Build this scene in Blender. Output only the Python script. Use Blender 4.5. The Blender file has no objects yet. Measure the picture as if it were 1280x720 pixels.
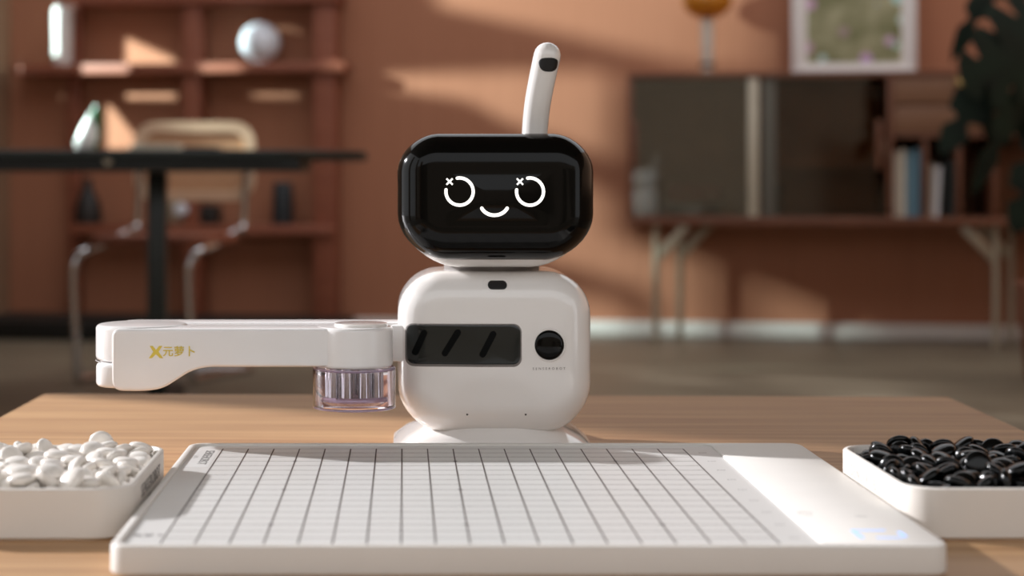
import bpy, bmesh, math, random
from mathutils import Vector, Matrix
from mathutils.bvhtree import BVHTree
random.seed(7)
S = bpy.context.scene
COL = S.collection
PI = math.pi

# ------------------------------------------------------------ camera, world, lights, exposure
FPX, CX, CY, CZ = 2250.0, 505.0, 220.0, 0.653       # focal length and principal point in 1280x720 pixels, camera height
cam = bpy.data.cameras.new('camera'); camo = bpy.data.objects.new('camera', cam); COL.objects.link(camo)
camo.location = (0, 0, CZ); camo.rotation_euler = (PI/2, 0, 0)
cam.sensor_width = 36; cam.lens = FPX/1280*36
cam.shift_x = (640-CX)/1280; cam.shift_y = -(360-CY)/1280
cam.clip_start = .05; cam.clip_end = 60
cam.dof.use_dof = True; cam.dof.focus_distance = 1.56; cam.dof.aperture_fstop = 4.4
S.camera = camo
S.view_settings.view_transform = 'Standard'; S.view_settings.look = 'None'
S.view_settings.exposure = 0.0; S.view_settings.gamma = 1.0; S.view_settings.use_curve_mapping = False
w = bpy.data.worlds.new('daylight'); S.world = w; w.use_nodes = True
w.node_tree.nodes['Background'].inputs[0].default_value = (.97, .98, 1.0, 1)
w.node_tree.nodes['Background'].inputs[1].default_value = 1.3
sun = bpy.data.lights.new('sun', 'SUN'); sun.energy = 6.2; sun.angle = math.radians(1.6); sun.color = (.98, .97, 1)
suno = bpy.data.objects.new('sun', sun); COL.objects.link(suno)
suno.rotation_euler = Vector((1, -.5, -.44)).to_track_quat('-Z', 'Y').to_euler()
suno.location = (-4, 4, 3)

# wall frame: a runs along the back wall to the right, b into the wall (b < 0 is in front of it)
RW = math.radians(8.5)
OW = Vector((.964, 7.35, 0)); RM = Matrix.Rotation(-RW, 3, 'Z')
UN = Vector((-math.sin(RW), -math.cos(RW), 0))
def wall2world(p): return OW + RM @ Vector(p)
def A(px, py, Y): return Vector(((px-CX)/FPX*Y, Y, CZ-(py-CY)/FPX*Y))
def wp(px, py, v=0.0):
    """photo pixel -> (a, z) on the plane standing v metres in front of the back wall"""
    d = Vector(((px-CX)/FPX, 1, -(py-CY)/FPX)); c = Vector((0, 0, CZ))
    t = (v-(c-OW).dot(UN))/d.dot(UN); p = c+d*t
    q = RM.inverted() @ (p-OW)
    return q.x, q.z
AL = wp(13, 300)[0]                                    # corner with the left wall
lampd = bpy.data.lights.new('patch_lamp', 'SPOT'); lampd.energy = 1600; lampd.color = (.80, 1, .96)  # unseen spot outside the left wall; makes the back wall's bright patches
lampd.shadow_soft_size = .03; lampd.spot_size = math.radians(120); lampd.spot_blend = .3
LA, LV, LZ = AL-1.28, 2.4, 2.04
lampo = bpy.data.objects.new('patch_lamp', lampd); COL.objects.link(lampo)
lampo.location = wall2world((LA, -LV, LZ))
lampo.rotation_euler = (wall2world((AL+1.6, 0, 1.0))-lampo.location).to_track_quat('-Z', 'Y').to_euler()

# ------------------------------------------------------------ materials
def lin(c): return tuple((x/255/12.92 if x/255 <= .04045 else ((x/255+.055)/1.055)**2.4) for x in c)
M = {}
def mat(name, rgb, rough=.5, metal=0, var=.06, scale=30, coat=0, trans=0, emit=0, spec=.5, bump=0, stretch=(1, 1, 1), ior=1.5, rgb2=None, detail=3):
    m = bpy.data.materials.new(name); m.use_nodes = True; nt = m.node_tree; N = nt.nodes; L = nt.links
    b = N['Principled BSDF']; c = lin(rgb)
    tc = N.new('ShaderNodeTexCoord'); mp = N.new('ShaderNodeMapping'); mp.inputs['Scale'].default_value = stretch
    nz = N.new('ShaderNodeTexNoise'); nz.inputs['Scale'].default_value = scale; nz.inputs['Detail'].default_value = detail
    L.new(tc.outputs['Object'], mp.inputs[0]); L.new(mp.outputs[0], nz.inputs['Vector'])
    rp = N.new('ShaderNodeValToRGB'); c2 = lin(rgb2) if rgb2 else tuple(x*(1-var) for x in c)
    if not rgb2: c = tuple(min(1, x*(1+var*.5)) for x in c)
    rp.color_ramp.elements[0].position = .3; rp.color_ramp.elements[1].position = .7
    rp.color_ramp.elements[0].color = (*c2, 1); rp.color_ramp.elements[1].color = (*c, 1)
    L.new(nz.outputs['Fac'], rp.inputs[0]); L.new(rp.outputs[0], b.inputs['Base Color'])
    b.inputs['Roughness'].default_value = rough; b.inputs['Metallic'].default_value = metal
    b.inputs['IOR'].default_value = ior; b.inputs['Specular IOR Level'].default_value = spec
    b.inputs['Coat Weight'].default_value = coat; b.inputs['Transmission Weight'].default_value = trans
    if emit:
        b.inputs['Emission Strength'].default_value = emit; L.new(rp.outputs[0], b.inputs['Emission Color'])
    if bump:
        bp = N.new('ShaderNodeBump'); bp.inputs['Strength'].default_value = bump; bp.inputs['Distance'].default_value = .002
        L.new(nz.outputs['Fac'], bp.inputs['Height']); L.new(bp.outputs[0], b.inputs['Normal'])
    M[name] = m; return m
mat('wall_paint', (172, 116, 88), .8, rgb2=(162, 107, 80), scale=6, stretch=(14, 14, .25), bump=.08)
mat('left_wall_paint', (150, 118, 92), .8, scale=4)
mat('ceiling_paint', (120, 106, 94), .9, scale=4)
mat('front_wall_paint', (140, 126, 110), .9, scale=4)
mat('concrete', (128, 118, 100), .42, rgb2=(108, 98, 82), scale=3, bump=.05, detail=6)
mat('baseboard_paint', (218, 213, 208), .5, scale=8)
mat('table_wood', (190, 150, 106), .5, rgb2=(156, 114, 76), scale=5, stretch=(.6, 14, 14), bump=.05, detail=6)
mat('table_edge_wood', (190, 150, 106), .5, rgb2=(165, 122, 80), scale=6, stretch=(.6, 14, 14))
mat('robot_white', (238, 234, 230), .15, var=.01, coat=.6)
mat('arm_white', (238, 235, 233), .25, var=.01, coat=.3)
mat('face_black', (9, 9, 8), .1, var=.1, spec=.2)
mat('panel_black', (26, 31, 30), .16, var=.1)
mat('panel_slash', (3, 4, 4), .6, var=.1, spec=.1)
mat('seam_grey', (120, 114, 110), .6)
mat('hole_black', (10, 10, 10), .5)
mat('led_white', (255, 252, 246), .5, var=0, emit=1.0)
mat('gold', (228, 206, 92), .3, metal=.25, var=.1)
mat('print_grey', (112, 104, 98), .6)
mat('print_pale', (170, 166, 164), .6)
mat('print_dark', (52, 50, 50), .6)
mat('clear_plastic', (252, 247, 253), .05, trans=1, var=.01, ior=1.3)
mat('lilac_rim', (222, 204, 226), .12, trans=.6, var=.05)
mat('chrome', (205, 205, 208), .14, metal=1, var=.03)
mat('board_white', (222, 218, 212), .5, var=.015)
mat('board_surface', (214, 213, 210), .38, var=.015)
mat('board_sticker', (222, 222, 220), .4, var=.02)
mat('grid_ink', (62, 46, 40), .6)
mat('blue_glow', (150, 190, 255), .5, var=.05, emit=.55)
mat('box_white', (228, 222, 214), .45, var=.015)
mat('stone_white', (236, 230, 222), .28, var=.03, scale=60)
mat('stone_black', (8, 10, 10), .2, var=.2, scale=60, spec=.3)
mat('desk_green', (20, 30, 27), .4, var=.2)
mat('desk_under', (13, 18, 16), .5, var=.2)
mat('shelf_wood', (150, 88, 64), .55, rgb2=(128, 70, 50), scale=6, stretch=(.6, 12, 12))
mat('cabinet_wood', (122, 76, 54), .5, rgb2=(98, 58, 40), scale=6, stretch=(.6, 12, 12))
mat('cabinet_inner', (166, 118, 88), .7, rgb2=(144, 98, 72), scale=6)
mat('drawer_wood', (128, 90, 64), .5, rgb2=(112, 76, 54), scale=6, stretch=(.6, 12, 12))
mat('pale_metal', (196, 186, 168), .35, metal=.3, var=.05)
mat('leg_metal', (178, 168, 150), .35, metal=.6, var=.05)
mat('brass', (210, 182, 120), .25, metal=.8)
mat('chair_cane', (206, 160, 124), .7, rgb2=(186, 140, 104), scale=160)
mat('chair_wood', (222, 188, 158), .5, scale=20)
mat('ceramic_white', (238, 236, 234), .3, var=.02)
mat('ceramic_cool', (226, 230, 240), .35, var=.02)
mat('leaf_green', (38, 112, 62), .4, rgb2=(28, 86, 46), scale=20)
mat('plant_dark', (20, 36, 24), .6, rgb2=(12, 22, 15), scale=14, spec=.2)
mat('plant_stem', (34, 50, 30), .5)
mat('terracotta', (120, 74, 54), .8)
mat('soil', (40, 30, 24), .95, scale=80)
mat('navy', (28, 36, 42), .5)
mat('charcoal', (30, 26, 25), .5)
mat('black_block', (12, 13, 11), .6, var=.2)
mat('book_cream', (214, 206, 190), .7)
mat('book_blue', (104, 140, 158), .6)
mat('book_white', (212, 212, 216), .6)
mat('book_dark', (34, 38, 36), .6)
mat('paper', (206, 196, 178), .8)
mat('rust_cloth', (150, 70, 40), .8, scale=90)
mat('grey_cloth', (96, 92, 84), .8, scale=90)
mat('amber_glass', (206, 140, 38), .12, trans=.45, var=.15, scale=12)
mat('milk_glass', (226, 220, 212), .15, trans=.35, var=.03)
mat('frame_white', (226, 222, 222), .5, var=.02)
mat('mat_board', (232, 228, 226), .8, var=.01)
def pane(name, tint, refl):
    m = bpy.data.materials.new(name); m.use_nodes = True; nt = m.node_tree; N = nt.nodes; L = nt.links; N.remove(N['Principled BSDF'])
    tr = N.new('ShaderNodeBsdfTransparent'); gl_ = N.new('ShaderNodeBsdfGlossy'); gl_.inputs['Roughness'].default_value = .03
    tr.inputs[0].default_value = (*lin(tint), 1); gl_.inputs[0].default_value = (.9, .92, .88, 1)
    fr = N.new('ShaderNodeFresnel'); fr.inputs['IOR'].default_value = refl; mx = N.new('ShaderNodeMixShader')
    L.new(fr.outputs[0], mx.inputs[0]); L.new(tr.outputs[0], mx.inputs[1]); L.new(gl_.outputs[0], mx.inputs[2]); L.new(mx.outputs[0], N['Material Output'].inputs[0]); M[name] = m
pane('cabinet_glass', (222, 220, 210), 1.85); pane('cabinet_glass_clear', (226, 216, 204), 1.5)
def art_material():
    m = bpy.data.materials.new('art_print'); m.use_nodes = True; nt = m.node_tree; N = nt.nodes; L = nt.links; b = N['Principled BSDF']
    tc = N.new('ShaderNodeTexCoord'); nz = N.new('ShaderNodeTexNoise'); nz.inputs['Scale'].default_value = 9; nz.inputs['Detail'].default_value = 5
    L.new(tc.outputs['Object'], nz.inputs['Vector'])
    r = N.new('ShaderNodeValToRGB'); e = r.color_ramp.elements; e[0].position = .3; e[0].color = (*lin((104, 108, 66)), 1); e[1].position = .7; e[1].color = (*lin((176, 172, 140)), 1)
    L.new(nz.outputs['Fac'], r.inputs[0])
    v = N.new('ShaderNodeTexVoronoi'); v.inputs['Scale'].default_value = 13; L.new(tc.outputs['Object'], v.inputs['Vector'])
    lt = N.new('ShaderNodeMath'); lt.operation = 'LESS_THAN'; lt.inputs[1].default_value = .3; L.new(v.outputs['Distance'], lt.inputs[0])
    hs = N.new('ShaderNodeHueSaturation'); hs.inputs['Saturation'].default_value = .5; hs.inputs['Value'].default_value = .75; L.new(v.outputs['Color'], hs.inputs['Color'])
    mx = N.new('ShaderNodeMixRGB'); L.new(lt.outputs[0], mx.inputs[0]); L.new(r.outputs[0], mx.inputs[1]); L.new(hs.outputs[0], mx.inputs[2])
    L.new(mx.outputs[0], b.inputs['Base Color']); b.inputs['Roughness'].default_value = .6; M['art_print'] = m
art_material()

# ------------------------------------------------------------ mesh helpers (all add to a bmesh, in frame coordinates)
def BM(): return bmesh.new()
def box(bm, x0, x1, y0, y1, z0, z1, bev=0, seg=2, rot=None):
    r = bmesh.ops.create_cube(bm, size=1)
    vs = r['verts']; c = Vector(((x0+x1)/2, (y0+y1)/2, (z0+z1)/2))
    for v in vs: v.co = Vector((v.co.x*(x1-x0), v.co.y*(y1-y0), v.co.z*(z1-z0)))
    if bev:
        es = list({e for v in vs for e in v.link_edges})
        q = bmesh.ops.bevel(bm, geom=es, offset=bev, segments=seg, affect='EDGES', profile=.5)
        vs = list(set(q['verts']) | {v for v in vs if v.is_valid})
    for v in vs:
        if rot is not None: v.co = rot @ v.co
        v.co += c
    return bm
def loft(bm, rings, cap0=True, cap1=True):
    R = [[bm.verts.new(p) for p in r] for r in rings]
    n = len(R[0])
    for i in range(len(R)-1):
        for j in range(n):
            bm.faces.new((R[i][j], R[i][(j+1) % n], R[i+1][(j+1) % n], R[i+1][j]))
    if cap0: bm.faces.new(R[0][::-1])
    if cap1: bm.faces.new(R[-1])
    bmesh.ops.recalc_face_normals(bm, faces=bm.faces[:])
    return bm
def tube(bm, pts, rad, n=12, closed=False):
    pts = [Vector(p) for p in pts]; m = len(pts)
    rad = rad if isinstance(rad, (list, tuple)) else [rad]*m
    up = None; rings = []
    for i, p in enumerate(pts):
        t = (pts[min(i+1, m-1)]-pts[max(i-1, 0)]).normalized()
        if up is None: up = Vector((0, 0, 1)) if abs(t.z) < .9 else Vector((1, 0, 0))
        s = t.cross(up).normalized(); up = s.cross(t).normalized()
        rings.append([p+(s*math.cos(2*PI*k/n)+up*math.sin(2*PI*k/n))*rad[i] for k in range(n)])
    return loft(bm, rings)
def bez(pts, n=8):
    """smooth polyline through points (Catmull-Rom)"""
    P = [Vector(p) for p in pts]; out = []
    for i in range(len(P)-1):
        p0, p1, p2, p3 = P[max(i-1, 0)], P[i], P[i+1], P[min(i+2, len(P)-1)]
        for k in range(n):
            t = k/n
            out.append(.5*((2*p1)+(p2-p0)*t+(2*p0-5*p1+4*p2-p3)*t*t+(3*p1-p0-3*p2+p3)*t**3))
    return out+[P[-1]]
def lathe(bm, c, prof, n=32, axis='z'):
    c = Vector(c); rings = []
    for r, h in prof:
        r = max(r, 1e-5); ring = []
        for k in range(n):
            ca, sa = r*math.cos(2*PI*k/n), r*math.sin(2*PI*k/n)
            ring.append(c+(Vector((ca, sa, h)) if axis == 'z' else Vector((ca, h, sa))))
        rings.append(ring)
    return loft(bm, rings)
def rr(x0, x1, z0, z1, rad, n=8):
    """rounded rectangle outline, 4*(n+1) points; rad = one radius or (bl, br, tr, tl)"""
    if not isinstance(rad, (list, tuple)): rad = (rad,)*4
    out = []
    for (cx, cz, a0), r in zip(((x0, z0, PI), (x1, z0, 1.5*PI), (x1, z1, 0), (x0, z1, .5*PI)), rad):
        r = max(r, .0004)
        ox = cx+r if cx == x0 else cx-r; oz = cz+r if cz == z0 else cz-r
        for k in range(n+1):
            a = a0+k/n*PI/2; out.append((ox+r*math.cos(a), oz+r*math.sin(a)))
    return out
def round_poly(pts, rads, n=5):
    out = []; m = len(pts)
    for i in range(m):
        p = Vector(pts[i]); a = Vector(pts[i-1])-p; b = Vector(pts[(i+1) % m])-p; r = rads[i]
        if r <= 0: out.append(tuple(p)); continue
        r = min(r, a.length*.48, b.length*.48)
        A0 = p+a.normalized()*r; B0 = p+b.normalized()*r
        for k in range(n+1):
            t = k/n; out.append(tuple(A0*(1-t)**2+p*2*t*(1-t)+B0*t*t))
    return out
def pillow(bm, x0, x1, z0, z1, rad, yf, yb, rf, rb, dome=0., n=10):
    """rounded-box shell seen along y: outline in xz, rounded front and back edges, domed front"""
    def sec(ins, y): return [Vector((p[0], y, p[1])) for p in rr(x0+ins, x1-ins, z0+ins, z1-ins, [max(r-ins, .0015) for r in rad], n)]
    rings = []
    K = 9
    base = sec(rf, yf); c = Vector(((x0+x1)/2, yf, (z0+z1)/2))
    ux, uz = (x1-x0)/2-rf, (z1-z0)/2-rf
    for i in range(0, 16):
        k = max(.01, i/16); ring = []
        for p in base:
            dx_, dz_ = (p.x-c.x)*k, (p.z-c.z)*k
            ring.append(Vector((c.x+dx_, yf-dome*(1-min(1, (dx_/ux)**2))**1.5*(1-min(1, (dz_/uz)**2))**1.5, c.z+dz_)))
        rings.append(ring)
    for j in range(K+1):
        t = j/K*PI/2; rings.append(sec(rf*(1-math.sin(t)), yf+rf*(1-math.cos(t))))
    for j in range(K+1):
        t = j/K*PI/2; rings.append(sec(rb*(1-math.cos(t)), yb-rb+rb*math.sin(t)))
    return loft(bm, rings)
def prism(bm, pts, y0, y1, bev=0, plane='xz', seg=3):
    """extrude a 2d outline; bev rounds both end edges by an inset"""
    def mk(off, y):
        m = len(pts); out = []
        for i in range(m):
            p = Vector(pts[i]); a = (p-Vector(pts[i-1])); b = (Vector(pts[(i+1) % m])-p)
            a = a.normalized() if a.length > 1e-9 else b.normalized(); b = b.normalized() if b.length > 1e-9 else a
            nrm = Vector((-(a+b).y, (a+b).x)); nrm = nrm.normalized() if nrm.length > 1e-9 else Vector((0, 0))
            q = p+nrm*off*sgn
            out.append(Vector((q.x, y, q.y)) if plane == 'xz' else Vector((q.x, q.y, y)) if plane == 'xy' else Vector((y, q.x, q.y)))
        return out
    ar = sum(pts[i-1][0]*pts[i][1]-pts[i][0]*pts[i-1][1] for i in range(len(pts))); sgn = 1 if ar > 0 else -1
    rings = []
    if bev:
        for j in range(seg+1):
            t = j/seg*PI/2; rings.append(mk(bev*(1-math.sin(t)), y0+bev*(1-math.cos(t))))
        for j in range(seg+1):
            t = j/seg*PI/2; rings.append(mk(bev*(1-math.cos(t)), y1-bev+bev*math.sin(t)))
    else: rings = [mk(0, y0), mk(0, y1)]
    return loft(bm, rings)
FONT_CACHE = {}
def text(bm, s, origin, xd, yd, size, spacing=1.0, extrude=.0002, bold=0.):
    """flat lettering, centred on origin; xd / yd are the writing and up directions"""
    c = bpy.data.curves.new('t', 'FONT'); c.body = s; c.size = size; c.align_x = 'CENTER'; c.align_y = 'CENTER'
    c.space_character = spacing; c.extrude = extrude; c.resolution_u = 3; c.offset = bold
    o = bpy.data.objects.new('t', c); COL.objects.link(o)
    dg = bpy.context.evaluated_depsgraph_get(); me = bpy.data.meshes.new_from_object(o.evaluated_get(dg))
    xd = Vector(xd).normalized(); yd = Vector(yd).normalized(); nd = xd.cross(yd); o0 = Vector(origin)
    for v in me.vertices: v.co = o0+xd*v.co.x+yd*v.co.y+nd*(v.co.z+extrude)
    bm.from_mesh(me); bpy.data.meshes.remove(me); bpy.data.objects.remove(o); bpy.data.curves.remove(c)
    return bm
def drape(bm, bvh, off, ystart=1.0):
    """push a decal onto the front of a shell: every vertex lands off metres in front of the surface"""
    for v in bm.verts:
        h = bvh.ray_cast(Vector((v.co.x, ystart, v.co.z)), Vector((0, 1, 0)))[0]
        if h: v.co.y = h.y-off-(v.co.y if abs(v.co.y) < .02 else 0)
    return bm

def to_obj(name, bm, m, base, parent=None, smooth=40):
    bmesh.ops.translate(bm, verts=bm.verts, vec=-Vector(base))
    me = bpy.data.meshes.new(name); bm.to_mesh(me); bm.free(); me.materials.append(M[m])
    if smooth:
        for p in me.polygons: p.use_smooth = True
        me.set_sharp_from_angle(angle=math.radians(smooth))
    o = bpy.data.objects.new(name, me); COL.objects.link(o)
    if parent: o.parent = parent
    return o
def tag(o, label, cat=None, group=None, kind=None):
    if label: o['label'] = label
    if cat: o['category'] = cat
    if group: o['group'] = group
    if kind: o['kind'] = kind
    return o
class Thing:
    def __init__(s, name, label, cat, base, wall=False, group=None, kind=None, rz=0):
        s.base = Vector(base); s.root = bpy.data.objects.new(name, None); COL.objects.link(s.root)
        s.root.empty_display_size = .05
        s.root.location = wall2world(base) if wall else base
        s.root.rotation_euler = (0, 0, (-RW if wall else 0)+rz)
        tag(s.root, label, cat, group, kind)
    def part(s, name, bm, m, parent=None, label=None, smooth=40):
        o = to_obj(name, bm, m, s.base, parent or s.root, smooth)
        if label: o['label'] = label
        return o
def single(name, bm, m, label, cat, base, wall=False, group=None, kind=None, smooth=40):
    o = to_obj(name, bm, m, base, None, smooth)
    o.location = wall2world(base) if wall else base
    if wall: o.rotation_euler = (0, 0, -RW)
    return tag(o, label, cat, group, kind)

# ============================================================ THE SETTING
TZ = .400                                    # table top height
AR, VF = 2.75, 6.5                           # right wall (a) and how far the side walls run into the room
bm = BM(); box(bm, -6, 5, -3, 9, -.05, 0); single('floor', bm, 'concrete', 'dark brown-grey polished concrete floor', None, (0, 0, 0), kind='structure')
bm = BM(); box(bm, AL-.1, AR+.1, 0, .1, 0, 2.9); single('wall_back', bm, 'wall_paint', 'terracotta orange back wall with patches of lamp light', None, (0, 0, 0), True, kind='structure')
bm = BM(); box(bm, AR, AR+.1, -VF, -.002, 0, 2.9); single('wall_right', bm, 'left_wall_paint', 'brown side wall on the right', None, (AR, 0, 0), True, kind='structure')
bm = BM(); box(bm, -2.6, 4.2, -.3, 3.4, 2.8, 2.9); single('ceiling', bm, 'ceiling_paint', 'unseen beige ceiling slab over the table', None, (0, 0, 2.8), kind='structure')  # partial slab added to cut overhead light on the table
bm = BM(); box(bm, -6, 5, -2.5, -2.4, 0, 1.9); single('wall_front', bm, 'front_wall_paint', 'dark brown wall behind the viewer', None, (0, -2.4, 0), kind='structure')
for k, (y0, y1) in enumerate(((-2.39, -1.6), (-.55, -.25), (1.0, 1.35))):  # unseen piers added for strip reflections in the face screen
    bm = BM(); box(bm, -2.75, -2.6, y0, y1, 0, 2.6); single('trim_%d' % (k+1), bm, 'left_wall_paint', 'unseen wall pier at the left, added for window reflections', None, (-2.7, y0, 0), kind='structure')
bm = BM(); box(bm, AL+.004, AR-.004, -.018, -.001, .001, .062, .004); single('baseboard_back', bm, 'baseboard_paint', 'off-white baseboard along the terracotta wall', None, (0, 0, 0), True, kind='structure')

# left wall: openings added, shaped so the lamp throws its patches on the back wall
def to_opening(px, py, v=0.0):
    a, z = wp(px, py, v); t = (AL-LA)/(a-LA)
    return LV+(v-LV)*t, LZ+(z-LZ)*t
LIT = [
    [(548, 8), (700, 40), (800, 65), (880, 84), (985, 84), (985, -90), (548, -90)],
    [(484, 94), (640, 90), (792, 89), (792, 209), (700, 172), (640, 154), (585, 124), (484, 110)],
    [(560, 190), (690, 216), (786, 239), (790, 300), (924, 326), (924, 432), (836, 432), (822, 366), (700, 328), (560, 290)],
    [(560, 345), (740, 369), (814, 376), (828, 432), (560, 432)],
    [(950, 352), (958, 345), (972, 345), (1112, 408), (1140, 432), (950, 432)],
    [(158, 42), (233, 74), (233, 123), (158, 123)],
    [(316, 98), (388, 98), (388, 119), (316, 119)],
    [(134, 130), (150, 132), (182, 170), (182, 186), (134, 186)],
    [(74, 106), (86, 106), (94, 180), (88, 180)],
    [(91, 112), (102, 112), (101, 180), (97, 180)],
    [(62, 5, .09), (95, 5, .09), (95, 74, .09), (62, 74, .09)],  # extra holes that let lamp light onto the shelf vase and globe
    [(296, 28, .09), (354, 28, .09), (354, 74, .09), (296, 74, .09)],
]
cu = bpy.data.curves.new('c', 'CURVE'); cu.dimensions = '2D'; cu.fill_mode = 'BOTH'; cu.extrude = .015
def spl(pts):
    s = cu.splines.new('POLY'); s.points.add(len(pts)-1); s.use_cyclic_u = True
    for p, q in zip(s.points, pts): p.co = (q[0], q[1], 0, 1)
spl([(0.002, 0), (4.72, 0), (4.72, 2.9), (0.002, 2.9)])  # wall end set so its shade covers the table's right rear
for poly in LIT: spl([to_opening(*p) for p in poly])
spl([(2.425, 1.350), (2.480, 1.358), (2.480, 1.445), (2.425, 1.437)])  # hole added to light the bud vase
spl([(2.010, 1.400), (2.056, 1.425), (2.056, 1.492), (2.010, 1.462)])  # hole added to light the chair back
co = bpy.data.objects.new('c', cu); COL.objects.link(co)
me = bpy.data.meshes.new_from_object(co.evaluated_get(bpy.context.evaluated_depsgraph_get()))
for v in me.vertices: v.co = Vector((AL-.016+v.co.z, -v.co.x, v.co.y))
bm = BM(); bm.from_mesh(me); bpy.data.objects.remove(co); bpy.data.curves.remove(cu)
single('wall_left', bm, 'left_wall_paint', 'brownish side wall at the left edge with openings shaped to pass light', None, (AL, 0, 0), True, kind='structure', smooth=0)

# ============================================================ COFFEE TABLE
TB = Vector((.103, 2.08, TZ)); tw, td = 1.045, 1.12
tt = Thing('coffee_table', 'light oak coffee table carrying the robot and game board', 'table', (TB.x, TB.y, 0), rz=math.radians(-1.6))
bm = BM(); box(bm, TB.x-tw/2, TB.x+tw/2, TB.y-td, TB.y, TZ-.028, TZ, .0025); tt.part('table_top', bm, 'table_wood')
bm = BM(); box(bm, TB.x-tw/2+.06, TB.x+tw/2-.06, TB.y-td+.06, TB.y-.06, TZ-.075, TZ-.0285, .002); tt.part('apron', bm, 'table_edge_wood')
for sx in (-1, 1):
    for yy in (TB.y-.07, TB.y-td+.07):
        bm = BM(); cx = TB.x+sx*(tw/2-.07); tube(bm, [(cx, yy, .001), (cx, yy, TZ-.0286)], [.018, .026], 16); tt.part('leg', bm, 'table_edge_wood')

# ============================================================ GO BOARD
BX0, BX1, BY0, BY1 = -.187, .3455, 1.135, 1.573
RZ, SZ = .420, .418
bd = Thing('game_board', 'flat white game board with ruled grid and blank panel at right', 'game board', (.079, BY0, TZ))
IX0, IX1, IY0, IY1 = -.1805, .2665, 1.1405, 1.5665
def r3(x0, x1, y0, y1, r, z): return [Vector((p[0], p[1], z)) for p in rr(x0, x1, y0, y1, r, 8)]
bm = BM(); e = .0022
loft(bm, [r3(BX0+.002, BX1-.002, BY0+.002, BY1-.002, .012, TZ), r3(BX0, BX1, BY0, BY1, .0135, TZ+.002), r3(BX0, BX1, BY0, BY1, .0135, RZ-e),
          r3(BX0+e*.3, BX1-e*.3, BY0+e*.3, BY1-e*.3, .0133, RZ-e*.3), r3(BX0+e, BX1-e, BY0+e, BY1-e, .0125, RZ),
          r3(IX0-.0006, IX1+.0006, IY0-.0006, IY1+.0006, .0086, RZ), r3(IX0, IX1, IY0, IY1, .008, RZ-.0005), r3(IX0, IX1, IY0, IY1, .008, SZ-.001)])
bd.part('board_body', bm, 'board_white')
bm = BM(); loft(bm, [r3(IX0, IX1, IY0, IY1, .008, SZ-.0008), r3(IX0, IX1, IY0, IY1, .008, SZ)])
surf = bd.part('playing_surface', bm, 'board_surface')
GX0, GX1, GY0, GY1 = -.1558, .2402, 1.1465, 1.5500
xs = [GX0+(GX1-GX0)*i/18 for i in range(19)]; ys = [GY0+(GY1-GY0)*i/18 for i in range(19)]
lw = .00052
for x in xs:
    bm = BM(); box(bm, x-lw, x+lw, GY0-lw, GY1+lw, SZ-.0002, SZ+.00012); bd.part('grid_line', bm, 'grid_ink', surf, smooth=0)
for y in ys:
    bm = BM(); box(bm, GX0-lw, GX1+lw, y-lw*.62, y+lw*.62, SZ-.0002, SZ+.0001); bd.part('grid_line', bm, 'print_grey', surf, smooth=0)
for i in (3, 9, 15):
    for j in (3, 9, 15):
        bm = BM(); lathe(bm, (xs[i], ys[j], SZ), [(.0018, -.0002), (.0018, .0002)], 16); bd.part('star_point', bm, 'grid_ink', surf)
bm = BM(); loft(bm, [r3(-.1795, -.1585, 1.452, 1.552, .002, SZ), r3(-.1795, -.1585, 1.452, 1.552, .002, SZ+.0001)]); stk = bd.part('printed_label', bm, 'board_sticker', surf)
bm = BM(); text(bm, 'SENSEROBOT', (-.1655, 1.503, SZ+.0001), (0, -1, 0), (1, 0, 0), .0110, 1.12, extrude=.00005); bd.part('lettering', bm, 'print_dark', surf)
bm = BM(); text(bm, '元萝卜', (-.1745, 1.505, SZ+.0001), (0, -1, 0), (1, 0, 0), .0045, 1.3, extrude=.00004); bd.part('small_print', bm, 'print_pale', surf)
bm = BM(); text(bm, '元萝卜', (-.167, 1.176, SZ+.0001), (1, 0, 0), (0, 1, 0), .0065, 1.2); bd.part('corner_print', bm, 'print_pale', surf)
for j in range(1, 18, 2):
    bm = BM()
    for q in (-.0026, 0, .0024): box(bm, .2535+q-.0008, .2535+q+.0008, ys[j]-.0012, ys[j]+.0012, SZ-.0001, SZ+.0001)
    bd.part('row_mark', bm, 'print_pale', surf, smooth=0)
# lit mark and faint icons on the blank panel
dx0, dx1, dy0, dy1 = .2935, .3255, 1.158, 1.185
for (x0, x1, y0, y1) in ((dx0, dx0+.003, dy0, dy1), (dx0+.003, dx1-.009, dy1-.003, dy1), (dx0+.011, dx1-.004, dy0, dy0+.003), (dx1-.003, dx1, dy0+.004, dy1-.006)):
    bm = BM(); box(bm, x0, x1, y0, y1, RZ-.0003, RZ+.0001); bd.part('blue_light', bm, 'blue_glow', smooth=0)
bm = BM(); tube(bm, [(.2775+.0055*math.cos(a), 1.243+.0055*math.sin(a), RZ) for a in [PI*.15+k*PI*1.6/20 for k in range(21)]], .00025, 6); bd.part('panel_icon', bm, 'print_pale')
bm = BM(); box(bm, .309, .317, 1.232, 1.2335, RZ-.0001, RZ+.0001); bd.part('panel_icon', bm, 'print_pale')

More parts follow.
